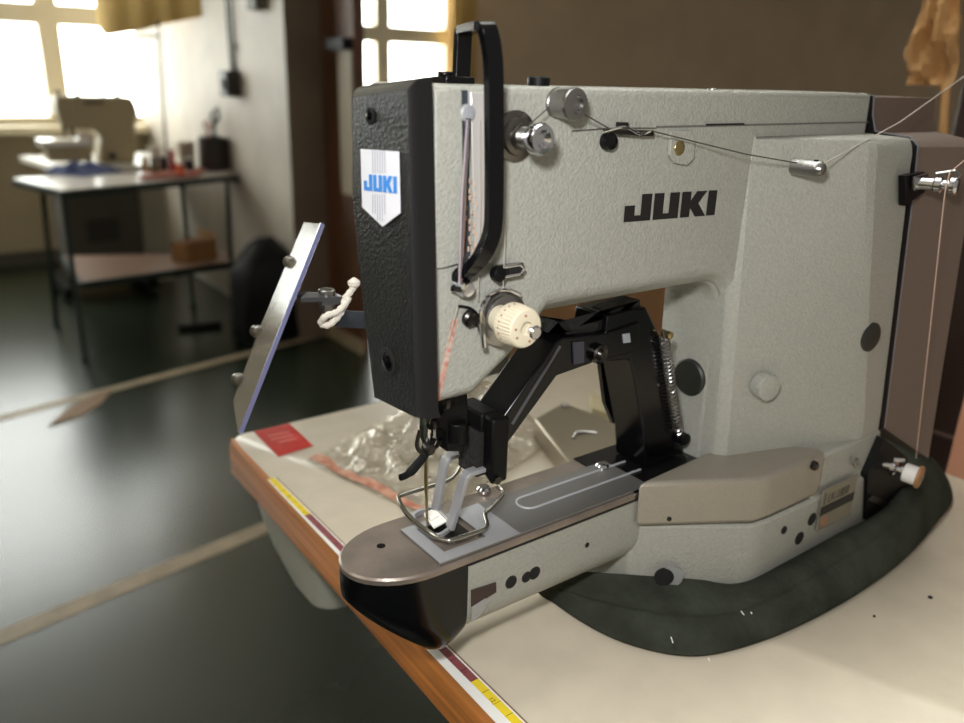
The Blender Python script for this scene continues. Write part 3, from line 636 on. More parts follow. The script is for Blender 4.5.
# block at the front end of the arm
xb0,xb1=at(493,428,y=.2925).x, at(510,424,y=.2925).x
zb1=at(500,419,y=.2925).z; zb0=at(498,489,y=.2925).z
mb=MB(); mb.loft([[V((xb0,.2925,zb0+.003)),V((xb1,.2925,zb0+.003)),V((xb1,.301,zb0+.008)),V((xb0,.301,zb0+.008))],[V((xb0,.2925,zb1)),V((xb1,.2925,zb1)),V((xb1,.301,zb1)),V((xb0,.301,zb1))]])
mb.box((xb0-.001,.301,zb0+.020),(xb1,.324,zb1+.0003)); blk=mb.build('clamp_block', BLACKM, M, bevel=.0015)
mb=MB(); mb.lathe(V((xb0+.003,.2925,zb0+.006)),NY,[(.0022,0),(.0022,.002)],10); mb.build('block_screw', DSTEEL, blk)
mb=MB(); mb.box((xb0-.004,.300,zb0+.006),(xb0+.004,.316,zb0+.030)); mb.build('finger_holder', mat('sooty_metal',(40,38,36),.7,.3,.5,500), blk)
hz=HB+.0030
F1=[at(474,448,y=.318),at(450,456,y=.318),at(444,464,y=.318),at(436,509,h=hz)]
F2=[at(490,466,y=.300),at(468,473,y=.300),at(463,482,y=.300),at(450,528,h=hz)]
for Fp in (F1,F2):
    pts=[Fp[0],Fp[1],(Fp[1]+Fp[2])/2+V((-.0006,0,.0006)),Fp[2],Fp[3]]
    mb=MB(); mb.strip(pts,.0058,.0024,NY); lab(mb.build('clamp_finger', FEED, blk, bevel=.0004),'bent grey clamp finger')
ft=[at(450,529,h=hz-.0012),at(440,536,h=hz-.0012),at(428,534,h=hz-.0012),at(414,521,h=hz-.0012),at(416,514,h=hz-.0012),at(434,508,h=hz-.0012)]
mb=MB(); mb.strip(bez(ft,4),.0030,.0018,UP); mb.strip([ft[0],at(447,520,h=hz),ft[5]],.0030,.0018,UP); mb.build('clamp_foot', FEED, blk)
mb=MB(); mb.prism([at(*p,h=hz+.0006) for p in ((424,516),(436,511),(447,522),(434,529))],(0,0,.0008)); mb.prism([at(*p,h=hz+.0012) for p in ((424,515),(432,511),(439,517),(431,522))],(0,0,.0012)); mb.build('cloth_scrap', PAPERW, blk)
# wire finger guard
GW=[at(497,486,h=.088),at(503,494,h=.086),at(491,508,h=.086),at(485,514,h=.086),at(487,524,h=.086),at(482,530,h=.086),at(456,539,h=.086),at(446,540,h=.086),at(430,533,h=.087),at(408,515,h=.088),at(399,500,h=.089),at(402,495,h=.089),at(428,487,h=.089),at(452,478,h=.090),at(462,462,h=.094)]
mb=MB(); mb.tube(bez(GW,5),.00125,8); lab(mb.build('finger_guard', WIRE, M, sharp=80),'bent wire finger guard around the foot')
# needle bar, needle
XNd=.1965; yn=.3065
mb=MB(); mb.lathe(V((XNd,yn,T+.172)),-UP,[(.0030,0),(.0030,.022),(.0036,.0225),(.0036,.034),(.0022,.0375),(.0022,.0385)],16); nb=mb.build('needle_bar', CHROME, M)
mb=MB(); P=at(429,449,y=.302); mb.lathe(P,NY+V((-.2,0,0)),[(.0030,-.003),(.0030,.0015),(.002,.002)],12); mb.build('needle_screw', DSTEEL, nb)
mb=MB(); mb.tube([V((XNd,yn,T+.137)),V((XNd,yn,T+.112)),V((XNd+.0006,yn,T+.094)),V((XNd+.001,yn,T+.0835))],[.0010,.0010,.0007,.0002],8); mb.build('needle', BRASS, nb)
mb=MB(); mb.tube(bez([at(420,430,y=.305),at(417,446,y=.305),at(424,453,y=.304),at(436,447,y=.302),at(440,440,y=.300)],4),.0011,6); mb.build('needle_thread_guide', DSTEEL, nb)
# black wiper bracket and hook
mb=MB(); c=[(444,402),(452,398),(456,384),(461,380),(466,383),(468,395),(469,440),(462,452),(447,452),(446,430),(438,428),(430,424),(430,418),(444,414)]
mb.prism([at(*p,y=.300) for p in c],(0,.010,0)); mb.lathe(at(457,425,y=.300),-UP,[(.005,-.002),(.0052,.008),(.0048,.009)],14); wp=mb.build('wiper_bracket', BLACKM, M, bevel=.0008)
mb=MB(); mb.tube(bez([at(458,392,y=.299),at(462,382,y=.299),at(468,377,y=.299),at(470,386,y=.299)],4),.0006,6); mb.build('wiper_spring', STEEL, wp)
mb=MB(); mb.lathe(at(444,402,y=.2995),NX+V((0,-.6,0)),[(.0042,-.003),(.0042,.0015),(.003,.003),(.001,.0032)],16); mb.lathe(at(432,424,y=.2995),NX+V((0,-.6,0)),[(.0030,-.002),(.0030,.001),(.002,.002)],14); mb.build('wiper_screw', DSTEEL, wp)
mb=MB(); mb.tube(bez([at(434,438,y=.305),at(428,450,y=.305),at(419,462,y=.305),at(408,474,y=.305),at(399,478,y=.305)],5),[.0015]*5+[.0022]*5+[.0024]*5+[.0018]*5+[.0008],8); lab(mb.build('wiper_hook', BLACKM, wp),'curved black thread wiper hook')
# ---- eye guard
A=lambda px,py,y=.42: at(px,py,y=y)
e1=[A(304,222,.455),A(296,254,.455),A(262,322,.452),A(233,401,.452),A(241,432,.425)]
e2=[A(323,223),A(324,227),A(243,433)]
mb=MB(); fr=[A(304,222,.455),A(321,224),A(238,432),A(233,401,.452),A(262,322,.452),A(296,254,.455)]
nrm=((fr[1]-fr[0]).cross(fr[3]-fr[0])).normalized(); 
if nrm.x<0: nrm=-nrm
mb.prism(fr,nrm*.0025); eg=lab(mb.build('eye_guard', ACRYL, M),'clear acrylic eye guard plate tilted out on a bracket')
mb=MB(); mb.strip([A(322.5,223.5,.4195),A(240.5,433,.4195)],.0024,.0016,nrm); mb.build('guard_edge', ACRED, eg)
for (px,py) in ((290,262),(257,331),(238,379)):
    P=A(px,py,.452); mb=MB(); mb.lathe(P,NX+V((0,-.5,.2)),[(.0035,-.002),(.0038,.0015),(.0028,.0035),(.001,.004)],14); mb.build('guard_rivet', STEEL, eg)
yb_=.41
mb=MB(); mb.strip([at(300,296,y=.425),at(304,297,y=yb_),at(340,297,y=yb_)],.012,.0025,NY); mb.strip([at(318,302,y=yb_),at(345,300,y=yb_)],.010,.002,NY); br=lab(mb.build('guard_bracket', mat('bracket_steel',(92,92,96),.4,.7), M),'small steel bracket carrying the eye guard')
P=at(327,296,y=yb_); mb=MB(); mb.lathe(P,UP,[(.0048,0),(.0048,.0035),(.0042,.004)],16); mb.lathe(P-UP*.0035,-UP,[(.0045,0),(.0045,.005),(.003,.0055)],6); mb.build('bracket_bolt', STEEL, br)
mb=MB(); mb.strip([at(332,318,y=yb_),at(366,320,y=.385),at(400,318,y=.345),V((.226,.323,at(400,318,y=.345).z+.004))],.0095,.002,UP); mb.build('bracket_arm', mat('slate_steel',(74,80,90),.35,.6), br)
sp_=bez([at(355,284,y=.40),at(351,291,y=.40),at(345,299,y=.40),at(343,308,y=.40),at(337,318,y=.40),at(328,325,y=.402),at(321,323,y=.404),at(326,316,y=.399),at(337,312,y=.398),at(345,304,y=.3985),at(349,297,y=.399)],6)
mb=MB(); mb.tube(sp_,[.0019+.00025*math.sin(i*1.9) for i in range(len(sp_))],8); mb.lathe(at(354,283,y=.40),UP,[(.0015,-.003),(.0035,-.001),(.0035,.001),(.001,.003)],10); lab(mb.build('tied_string', STRING, br),'knotted white string tied to the bracket')

# ---- threads
def thr(pts, r=.00035, m=THREAD, name='thread'):
    mb=MB(); mb.tube(pts, r, 5); return mb.build(name, m, M)
pin=at(823,164,y=.249)
thr([at(990,58,y=.26),at(900,122,y=.255),pin],.0004)
thr([at(797,163,y=.259),at(745,154,y=.268),at(700,143,y=.274),at(652,131,y=.274),at(610,129,y=.274),at(582,113,y=.271)],.00035,THREADD)
thr([at(656,128,y=YF-.001),at(612,128,y=YF-.001),at(572,131,y=YF-.001)],.0002,THREADD)
thr([at(548,108,y=.272),at(530,124,y=.273)],.0003,THREADD)
thr([at(990,140,y=.225),at(950,172,y=.22),at(946,186,y=.22),at(944,200,y=.22),at(930,330,y=.222),at(916,458,y=.226)],.0004,mat('pinkish_thread',(176,150,136),.8))
thr([face(503,165,.004),face(505,240,.004),face(503,290,.006)],.0002)
thr([face(480,120,.003),face(481,200,.003),face(478,300,.003)],.0002)
thr([face(467,120,.006),face(462,200,.006),face(459,284,.008)],.0003,mat('violet_thread',(170,150,160),.6))
thr([at(430,507,y=.306),at(440,512,h=.085),at(450,522,h=.0845)],.0002,PAPERW)
thr([at(458,305,y=.277),at(436,395,y=.285),at(428,430,y=.302)],.0002)

# ================================================================== green cloth pad round the base
I_=[(.286,.322),(.308,.298),(.335,.277),(.362,.259),(.384,.2425),(.43,.2400),(.48,.2388),(.53,.2378),(.565,.248),(.59,.27),(.60,.31)]
O_=[at(*p,h=0) for p in ((548,600),(578,624),(625,648),(688,661),(745,651),(805,627),(860,596),(905,562),(937,525),(949,495))]
O_=[(p.x,p.y) for p in O_]+[(.665,.31)]
HI=[.021,.024,.023,.020,.018,.019,.021,.022,.026,.034,.036]
HM=[.016,.017,.018,.018,.019,.023,.027,.030,.036,.044,.042]
rings=[]
def smooth(a): 
    return bez([V((p[0],p[1],0)) for p in a],5)
Is=smooth(I_); Os=smooth(O_); Hs=bez([V((h,0,0)) for h in HI],5); Hm=bez([V((h,0,0)) for h in HM],5)
n=len(Is)
for i in range(n):
    a,b=Is[i],Os[i]; hi=Hs[i].x; hm=Hm[i].x
    L=lambda t,h_: V((a.x+(b.x-a.x)*t, a.y+(b.y-a.y)*t, T+h_))
    wv=.0012*math.sin(i*.55)+.0008*math.sin(i*1.7)
    end=min(1,.55+i/9,(n-1-i)/3+.1)
    rings.append([L(-.03,.0005),L(-.03,hi*.9*end),L(.02,hi*end),L(.25,(hm+wv)*end),L(.45,(hm-.0015+wv)*end),L(.56,(hm*.86-.002)*end),L(.62,(hm*.80+.001)*end),L(.8,(hm*.62+wv)*end),L(.95,hm*.3*end),L(1.0,.004*end),L(.985,.0004)])
mb=MB(); mb.loft(rings); pad=mb.build('cloth_pad', CLOTH, sharp=70); ss=pad.modifiers.new('s','SUBSURF'); ss.levels=1; ss.render_levels=2
tag(pad,'dark green padded cloth roll tucked round the foot of the grey machine','pad')
mb=MB()
for (px,py,dx,dy) in ((671,637,2,6),(741,611,3,4),(751,612,1,2),(708,658,2,3),(861,544,3,3),(862,531,1,5)):
    a=at(px,py,h=.02); mb.tube([a,at(px+dx,py+dy,h=.0195)],.0003,4)
lint=lab(mb.build('lint_threads', PAPERW, pad),'white lint threads stuck on the cloth'); lint['kind']='stuff'
# lint crumbs on the table
for i,(px,py,r,m_) in enumerate(((930,598,.0016,INK),(874,617,.0009,INK))):
    mb=MB(); P=at(px,py,h=0); mb.lathe(P+UP*.0002,UP,[(r*.8,0),(r,.0006),(r*.5,.0012)],7)
    tag(mb.build('lint_crumb', m_),('dark blue lint crumb on the table right of the green pad','tiny dark speck on the table just below the green pad')[i],'lint crumb')

# ================================================================== RIGHT SIDE, behind the machine
mb=MB(); xw=.95
yw0=at(964,300,x=xw).y-.5; yw1=at(951,130,x=xw).y
mb.box((xw,yw0,0),(xw+.4,yw1,1.75)); cb=mb.build('wooden_cabinet', DWOOD, bevel=.004); tag(cb,'tall dark brown wooden cabinet behind the taupe drive cover','cabinet')
mb=MB(); zq=at(950,437,x=xw).z; mb.box((xw-.002,yw0,zq-.002),(xw,yw1,zq+.002)); mb.build('panel_seam', mat('pale_seam',(110,86,78),.6), cb)
mb=MB(); pb=at(958,420,x=.86).y; mb.box((.86,pb-.3,0),(.875,pb,1.07)); tag(mb.build('wooden_board', PINKW, bevel=.002),'pinkish wooden board standing between table and dark cabinet','board')
# kraft paper hanging from the cabinet side
vs=[];fs=[];NU,NV=14,22
for j in range(NV+1):
    for i in range(NU+1):
        u=i/NU;w=j/NV
        px0=935-28*min(1,w*1.1)-(3*math.sin(w*11)); px1=968-8*w
        py=-60+160*w; 
        if w>.85 and u<.75: py=-60+160*.85+ (w-.85)*60
        if w>.9 and u>.72: py+= (w-.9)*500; px1=955
        px=px0+(px1-px0)*u if not (w>.9 and u>.72) else 944+(u-.72)/.28*13
        p=at(px,py,x=.942); d=noise.fractal(V((u*3.2,w*4.5,1.7)),.9,2.1,3)*.02
        vs.append(p+V((-.008+d,0,0))); 
for j in range(NV):
    for i in range(NU):
        a=j*(NU+1)+i; fs.append([a,a+1,a+NU+2,a+NU+1])
mb=MB(); mb.add(vs,fs); kp=mb.build('kraft_paper', KRAFT, sharp=25); tag(kp,'crumpled brown kraft paper hanging on the dark wooden cabinet','paper')
so=kp.modifiers.new('t','SOLIDIFY'); so.thickness=.001
# cardboard carton behind the table
mb=MB(); mb.box((.82,.66,0),(1.25,1.02,1.0)); ca=mb.build('cardboard_carton', CARD, bevel=.004); tag(ca,'tall brown cardboard carton standing behind the beige table','carton')
mb=MB(); mb.box((.8185,.80,.60),(.8195,.86,1.0)); mb.build('packing_tape', CARDD, ca)

# ================================================================== BACKGROUND WORKPLACE
# dark green steel table
TZ=.707
tbl=empty('steel_table',(1.05,4.0,0),'dark green steel work table with pale top and brown shelf by the window','table')
ca_,cb_,cc_,cd_=at(62,190,z=TZ),at(14,178,z=TZ),at(232,168,z=TZ),at(250,174,z=TZ)
top=[V((.60,3.66,TZ)),V((.52,4.26,TZ)),V((1.47,4.28,TZ)),V((1.47,3.80,TZ))]
top=[ca_,cb_,V((1.47,cc_.y,TZ)),V((1.47,4.05,TZ))]
mb=MB(); mb.prism([p-UP*.008 for p in top],(0,0,.008)); mb.build('tabletop', BGTOP, tbl)
mb=MB()
for k in range(4):
    a=top[k]; b=top[(k+1)%4]; mb.strip([a-UP*.02,b-UP*.02],.026,.02,UP)
mb.build('top_frame', GREENT, tbl)
lA=at(57,325,z=0); lB=at(85,361,z=0); lC=at(193,304,z=0); lD=V((1.44,4.25,0))
legs=[(lA,at(42,186,z=TZ-.02)),(lB,at(62,192,z=TZ-.02)),(lC,at(182,182,z=TZ-.02)),(at(229,262,z=.3),at(227,182,z=TZ-.02))]
for a,b in legs:
    if a.z>.1: a=V((a.x,a.y,0))
    top_=V((b.x,b.y,TZ-.02)); mb=MB(); mb.tube([a,a*.5+top_*.5,top_],.0115,10); mb.lathe(a,UP,[(.016,0),(.016,.03),(.012,.035)],10); mb.build('leg', GREENT, tbl)
sz=.30
sh=[at(80,283,z=sz),at(62,256,z=sz),at(228,252,z=sz),at(236,262,z=sz)]
mb=MB(); mb.prism([p-UP*.02 for p in sh],(0,0,.02)); mb.build('shelf', BGSHELF, tbl)
mb=MB(); mb.strip([sh[0]-UP*.012,sh[3]-UP*.012],.028,.02,UP); mb.strip([sh[0]-UP*.012,sh[1]-UP*.012],.028,.02,UP); mb.build('shelf_rail', GREENT, tbl)
# cardboard box on shelf
a=at(172,262,z=sz); b=at(188,264,z=sz); c_=at(218,258,z=sz)
mb=MB(); w_=(b-a); e_=(c_-b); bb=[a,b,c_,a+e_]
mb.prism(bb,(0,0,.10)); bx=mb.build('cardboard_box', CARD, bevel=.003); tag(bx,'small open cardboard box on the brown shelf of the green table','box')
mb=MB(); f0=[p+UP*.1005 for p in bb]; mb.prism([f0[2],f0[3],f0[3]+V((-.01,.04,.03)),f0[2]+V((0,.04,.02))],(0,0,.003)); mb.build('box_flap', KRAFT, bx)
# treadle base of the other machine under the table
mb=MB(); zt2=.16
p0=at(62,290,z=zt2); p1=at(200,286,z=zt2)
# second machine table and stand
t2=empty('machine_stand',(.95,4.85,0),'low machine table with white top and grey side panel behind the green table','machine table')
tp=[at(20,155,z=TZ),at(62,167,z=TZ),at(142,163,z=TZ),at(130,148,z=TZ)]
tp=[V((.60,5.25,TZ)),V((.66,4.62,TZ)),V((1.40,4.62,TZ)),V((1.40,5.25,TZ))]
tp[0]=at(19,156,z=TZ); tp[1]=at(58,168,z=TZ); tp[2]=V((1.40,tp[1].y,TZ)); tp[3]=V((1.40,tp[0].y,TZ))
mb=MB(); mb.prism([p-UP*.03 for p in tp],(0,0,.03)); mb.build('tabletop', mat('white_laminate',(225,222,214),.3), t2, bevel=.003)
yy=tp[1].y+.12; xA_=at(66,230,y=yy).x; xB_=at(142,230,y=yy).x
mb=MB(); mb.box((xA_,yy,.08),(xB_,yy+.32,TZ-.03)); mb.build('side_panel', BGGREY, t2, bevel=.005)
mb=MB(); mb.box((xA_+.1,yy-.01,.3),(xB_-.12,yy,.42)); mb.build('panel_hatch', mat('dark_hatch',(58,54,48),.7), t2)
mb=MB()
mb.strip([V((xA_-.03,yy-.05,.11)),V((xB_+.02,yy-.05,.11))],.04,.04,UP); mb.strip([V((xA_-.03,yy-.05,.05)),V((xA_-.03,yy+.4,.05))],.05,.05,UP); mb.strip([V((xB_+.02,yy-.05,.05)),V((xB_+.02,yy+.4,.05))],.05,.05,UP); mb.build('foot_frame', BLACKM, t2, bevel=.004)
mb=MB(); mb.box((xB_+.03,yy+.1,.02),(xB_+.17,yy+.14,TZ-.03)); mb.build('side_board', mat('pale_board',(186,180,160),.6), t2)
# second sewing machine
ym=4.72
bm=empty('sewing_machine',(.95,ym,TZ),'khaki lockstitch style sewing machine on the low table under the window','sewing machine')
def q(px,py):
    p=at(px,py,y=ym); p.z=max(p.z,TZ+.001); return p
pp=[(55,98),(60,96),(132,97),(136,104),(139,112),(136,124),(136,165),(100,163),(102,136),(96,130),(68,130),(62,124),(57,112)]
mb=MB(); mb.prism([q(*p) for p in pp],(0,.16,0)); mb.build('arm', BGMACH, bm, bevel=.012, seg=3)
mb=MB(); mb.prism([at(*p,y=ym-.05) for p in ((46,146),(90,146),(94,162),(50,162))],(0,.16,0)); mb.build('bed', BGMACH, bm, bevel=.006)
mb=MB(); mb.prism([at(*p,y=ym-.06) for p in ((41,141),(92,140),(92,146),(42,148))],(0,.18,0)); lab(mb.build('cloth_plate', mat('bright_plate',(226,222,214),.25,.3), bm, bevel=.002),'bright plate on the bed')
mb=MB(); mb.lathe(q(72,128),-UP,[(.012,0),(.012,.03),(.007,.035),(.007,.06)],10); mb.lathe(q(64,126),-UP,[(.01,0),(.008,.05)],10); mb.build('needle_bar', DSTEEL, bm)
mb=MB(); mb.prism([at(*p,y=ym-.03) for p in ((79,132),(88,130),(92,142),(84,146),(78,140))],(0,.02,0)); mb.build('guard', mat('pale_guard',(206,196,186),.4), bm, bevel=.004)
for (px,py) in ((58,92),(78,95),(104,96),(118,95)):
    mb=MB(); mb.lathe(at(px,py+4,y=ym+.05),UP,[(.012,-.01),(.010,.012),(.016,.018),(.006,.03)],10); mb.build('thread_pin', DKPLUG, bm)
mb=MB(); mb.prism([at(*p,y=ym-.002) for p in ((84,101),(104,100),(104,104),(84,105))],(0,-.004,0)); mb.build('badge', mat('dim_badge',(86,74,56),.6), bm)
mb=MB(); mb.lathe(at(112,156,y=ym),NY,[(.02,-.01),(.02,.01)],14); mb.build('dial', DKPLUG, bm)
# blue cloth
vs=[];fs=[]
c=[at(40,173,z=TZ),at(84,178,z=TZ),at(126,171,z=TZ),at(70,168,z=TZ)]
for j in range(13):
    for i in range(13):
        u=i/12;w=j/12; p=(c[0]*(1-u)+c[1]*u)*(1-w)+(c[3]*(1-u)+c[2]*u)*w
        e=min(u,1-u,w,1-w); vs.append(p+UP*(.003+min(1,e*5)*(.022+.04*noise.noise(V((u*4,w*4,.5))))))
for j in range(12):
    for i in range(12): a=j*13+i; fs.append([a,a+1,a+14,a+13])
mb=MB(); mb.add(vs,fs); tag(mb.build('blue_cloth', BLUEC, sharp=180),'crumpled blue cloth on the green steel table','cloth')
# white papers pile near the machine
mb=MB(); a=at(48,160,z=TZ+.0); 
# orange tray, spools, pot
c=[at(140,180,z=TZ),at(196,177,z=TZ),at(206,171,z=TZ),at(148,172,z=TZ)]
mb=MB(); mb.prism(c,(0,0,.012))
for k in range(4): mb.strip([c[k]+UP*.010,c[(k+1)%4]+UP*.010],.014,.006,UP)
tag(mb.build('orange_tray', ORANGE),'shallow orange tray of spools on the green steel table','tray')
sps=[(146,170,.022,.07,'beige',(170,150,120),'beige thread spool at the left end of the orange tray'),(155,172,.022,.08,'olive',(96,92,70),'olive thread spool in the orange tray next to the beige one'),(164,170,.02,.075,'dark',(52,44,40),'dark thread spool in the middle of the orange tray'),(173,171,.02,.11,'red',(150,44,46),'tall red thread cone in the orange tray'),(180,173,.026,.05,'orange',(214,104,60),'squat bright orange spool in the orange tray'),(190,170,.024,.06,'navy',(30,30,44),'navy thread spool at the right end of the orange tray')]
for px,py,r,h_,nm,rgb,lb in sps:
    P=at(px,py,z=TZ+.013); mb=MB(); mb.mat(mat('spool_'+nm,rgb,.7)); mb.lathe(P,UP,[(r,0),(r,.006),(r*.8,.008),(r*.72,h_-.01)],14); mb.mat(PAPERW); mb.lathe(P,UP,[(r*.5,h_-.01),(r*.5,h_),(r*.2,h_+.002)],12)
    tag(mb.build('thread_spool', None),lb,'spool','thread spools in the orange tray')
for px,py,r,h_,lb in ((157,163,.03,.12,'pale translucent cup behind the thread spools'),(188,160,.045,.13,'grey metal can beside the dark scissors pot')):
    P=at(px,py+8,z=TZ); mb=MB(); mb.lathe(P,UP,[(r*.8,.001),(r,h_),(r*.92,h_),(r*.72,.006)],18)
    tag(mb.build('tin_can' if 'can' in lb else 'plastic_cup', mat('can_'+str(px),(176,166,150) if px==188 else (214,208,196),.4,.2)),lb,'can' if px==188 else 'cup')
P=at(216,170,z=TZ); r=wpx(P,15)
mb=MB(); mb.lathe(P,UP,[(r*1.0,.0),(r*1.02,.02),(r*1.0,.16),(r*.93,.165),(r*.9,.15),(r*.9,.02)],24); pot=mb.build('scissors_pot', mat('dark_brown_pot',(34,24,20),.4)); tag(pot,'dark brown pot of scissors on the green steel table by the partition','pot')
P2=P+UP*.155
mb=MB(); mb.mat(BLACKM); mb.tube([P2+V((.0,0,-.02)),P2+V((.01,0,.08)),P2+V((.0,0,.12)),P2+V((.03,0,.15)),P2+V((.035,0,.10)),P2+V((.01,0,.07))],.009,8); mb.mat(REDP); mb.tube([P2+V((-.02,0,-.02)),P2+V((-.03,0,.05)),P2+V((-.045,0,.075)),P2+V((-.02,0,.09)),P2+V((-.012,0,.05))],.007,8)
tag(mb.build('scissors', None),'black and red handled scissors sticking out of the dark pot','scissors')
# thread stand pole beside the second machine
P=at(166,150,y=4.6); Pt=at(158,20,y=4.6)
mb=MB(); mb.tube([V((P.x,4.6,TZ)),P,Pt],.006,8); mb.lathe(V((P.x,4.6,TZ)),UP,[(.04,0),(.04,.01),(.01,.014)],14); tpole=mb.build('thread_stand', DSTEEL); tag(tpole,'thin upright thread stand rod in front of the bright window','thread stand')
a=at(118,36,y=4.6); b=at(160,36,y=4.6)
mb=MB(); mb.tube([a,b],.006,8); mb.build('cross_rod', DSTEEL, tpole)
# switch box and cables on the partition
P=at(237,86,x=PX); P.x=PX
mb=MB(); mb.box((PX-.07,P.y-.055,P.z-.05),(PX-.0,P.y+.045,P.z+.07)); swb=mb.build('switch_box', BOXG, bevel=.006); tag(swb,'dark electrical switch box on the pale partition wall','switch box')
mb=MB(); mb.box((PX-.078,P.y-.03,P.z-.02),(PX-.07,P.y+.01,P.z+.03)); mb.build('switch', BLACKM, swb)
for k,(dy) in enumerate((.03,-.02)):
    mb=MB(); mb.tube([V((PX-.012,P.y+dy*.6,P.z+.068)),V((PX-.012,P.y+dy,P.z+.2)),V((PX-.012,P.y+dy*1.6,3.0))],.006,6)
    tag(mb.build('power_cable', BLACKM),('dark power cable rising from the switch box, on its window side','dark power cable rising from the switch box, on its door side')[k],'cable','power cables above the switch box')
mb=MB(); mb.box((PX-.02,P.y-.03,P.z+.16),(PX,P.y+.03,P.z+.19)); tag(mb.build('cable_clip', BGGREY),'small grey clip holding the two cables to the partition','clip')
# junction box on top of the partition
P=at(262,3,x=PX); mb=MB(); mb.box((PX-.05,P.y-.05,P.z-.03),(PX,P.y+.06,P.z+.10)); tag(mb.build('junction_box', mat('grey_green_box',(96,92,78),.6), bevel=.005),'grey green junction box high on the pale partition wall','junction box')
# yellow cloth blind hung above the second machine
yb2=4.45
vs=[];fs=[]; N=40
bot=[(98,26),(105,36),(118,34),(140,31),(165,24),(200,17),(235,9),(268,2)]
for i in range(N+1):
    u=i/N; px=98+u*170
    for k in range(len(bot)-1):
        if bot[k][0]<=px<=bot[k+1][0]+.01: t=(px-bot[k][0])/(bot[k+1][0]-bot[k][0]); py=bot[k][1]*(1-t)+bot[k+1][1]*t
    yv=5.0-.9*u+.006*math.sin(u*40)
    a=at(px,py,y=yv); vs+= [a, V((a.x,a.y,a.z+.35)), V((a.x,a.y,2.2))]
for i in range(N):
    for k in range(2): fs.append([3*i+k,3*i+3+k,3*i+4+k,3*i+1+k])
mb=MB(); mb.add(vs,fs); bl=mb.build('yellow_blind', YELCL, sharp=60); tag(bl,'yellow cloth blind hanging across the window beside the partition','blind')
bl.modifiers.new('t','SOLIDIFY').thickness=.004
# yellow curtain at the second window
vs=[];fs=[]; N=24
xa,xb=at(450,40,y=WY-.05).x, at(474,40,y=WY-.05).x
for i in range(N+1):
    u=i/N; yv=WY-.08+.03*math.sin(u*22); vs+=[V((xa+(xb-xa)*u,yv,.55)),V((xa+(xb-xa)*u,yv,2.6))]
for i in range(N): fs.append([2*i,2*i+2,2*i+3,2*i+1])
mb=MB(); mb.add(vs,fs); cu=mb.build('yellow_curtain', YELCL, sharp=180); tag(cu,'narrow yellow curtain at the side of the second window','curtain'); cu.modifiers.new('t','SOLIDIFY').thickness=.004
# dark leafy plant at the edge of the second window
mb=MB(); P=at(353,20,y=4.2)
for k in range(46):
    p=P+V((random.gauss(0,.05),random.gauss(0,.04),random.gauss(0,.16))); d=V((random.gauss(0,1),random.gauss(0,1),random.gauss(0,1))).normalized(); s_=d.orthogonal().normalized()
    mb.add([p,p+d*.03+s_*.014,p+d*.07,p+d*.03-s_*.014],[(0,1,2,3)])
# black bin by the partition
P=at(256,330,z=0); 
mb=MB(); c=V((P.x+.01,P.y-.13,0)); rings=[]
for (r,h_) in ((.12,.0),(.145,.02),(.155,.12),(.15,.22),(.148,.32),(.12,.40),(.07,.45),(.035,.47)):
    ring=[]
    for k in range(28):
        a=2*math.pi*k/28; q3=V((math.cos(a)*2,math.sin(a)*2,h_*9)); rr=r*(1+.20*noise.noise(q3)+.05*math.sin(a*5+h_*20))
        ring.append(V((c.x+rr*math.cos(a),c.y+rr*math.sin(a),h_+(.03*noise.noise(q3+V((5,5,5))) if h_>.03 else 0))))
    rings.append(ring)
mb.loft(rings); tag(mb.build('waste_sack', mat('black_sack',(13,13,13),.5,0,.5,12,bdist=.02,spec=.25)),'bulging black waste sack against the partition wall end','sack')
mb=MB(); a=at(178,331,z=.0); b=at(222,327,z=.0); mb.strip([a+UP*.012,b+UP*.012],.03,.02,UP); tag(mb.build('foot_pedal', BLACKM, bevel=.004),'low black foot bar on the floor beside the black sack','foot bar')

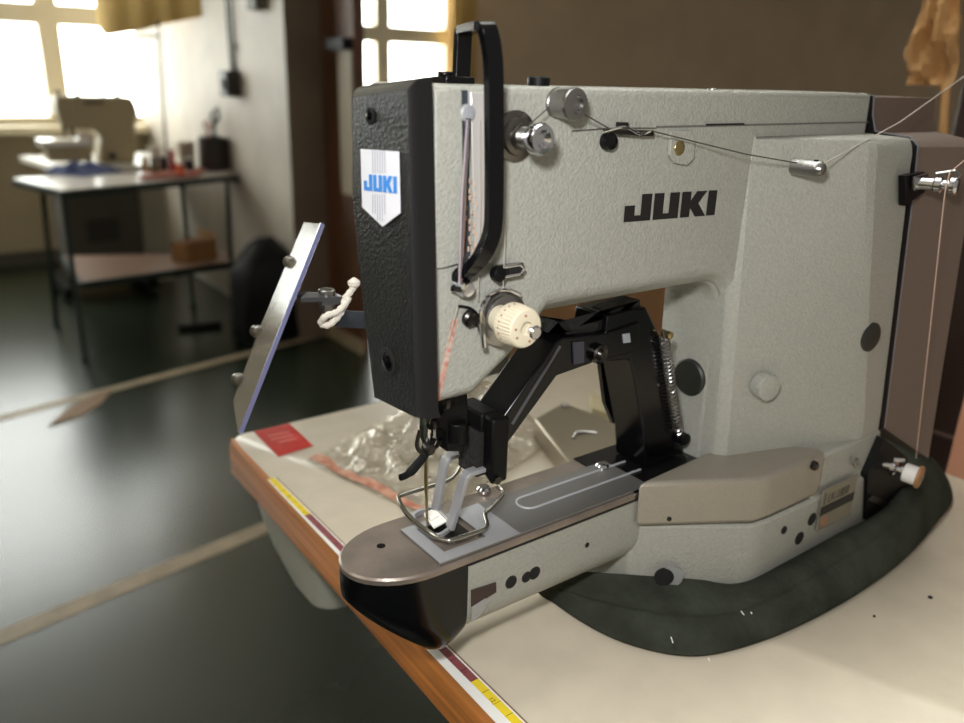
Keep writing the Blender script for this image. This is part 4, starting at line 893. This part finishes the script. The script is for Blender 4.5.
# ================================================================== LIGHT, WORLD, CAMERA
w=bpy.data.worlds.new('World'); bpy.context.scene.world=w; w.use_nodes=True; nt=w.node_tree
bg=nt.nodes['Background']; tc=nt.nodes.new('ShaderNodeTexCoord'); sp=nt.nodes.new('ShaderNodeSeparateXYZ'); nt.links.new(tc.outputs['Generated'],sp.inputs[0])
mr=nt.nodes.new('ShaderNodeMapRange'); mr.inputs['From Min'].default_value=.05; mr.inputs['From Max'].default_value=.4; nt.links.new(sp.outputs['Y'],mr.inputs['Value'])
cr=nt.nodes.new('ShaderNodeValToRGB'); cr.color_ramp.elements[0].color=lin((255,246,232)); cr.color_ramp.elements[1].color=lin((248,252,246))
nt.links.new(mr.outputs['Result'],cr.inputs['Fac']); nt.links.new(cr.outputs['Color'],bg.inputs['Color'])
m2=nt.nodes.new('ShaderNodeMapRange'); m2.inputs['To Min'].default_value=.31; m2.inputs['To Max'].default_value=10.5; nt.links.new(mr.outputs['Result'],m2.inputs['Value']); nt.links.new(m2.outputs['Result'],bg.inputs['Strength'])
L=bpy.data.lights.new('flash','AREA'); L.energy=1.95; L.size=.035; L.color=(1,1,1)
lo=bpy.data.objects.new('flash',L); COL.objects.link(lo); lo.location=CAM-RT*.03-DN*.075-fw*.0
tgt=V((.30,.29,T+.16)); lo.rotation_euler=(tgt-lo.location).to_track_quat('-Z','Y').to_euler()
cam=bpy.data.cameras.new('camera'); co=bpy.data.objects.new('camera',cam); COL.objects.link(co)
mm=Matrix((( RT.x,-DN.x,-fw.x,CAM.x),(RT.y,-DN.y,-fw.y,CAM.y),(RT.z,-DN.z,-fw.z,CAM.z),(0,0,0,1)))
co.matrix_world=mm; cam.sensor_width=36; cam.lens=F_*36/964; cam.clip_start=.01
cam.dof.use_dof=True; cam.dof.focus_distance=(at(600,330,y=YF)-CAM).dot(fw); cam.dof.aperture_fstop=7.0
sc=bpy.context.scene; sc.camera=co
sc.view_settings.view_transform='Standard'; sc.view_settings.look='None'; sc.view_settings.exposure=0
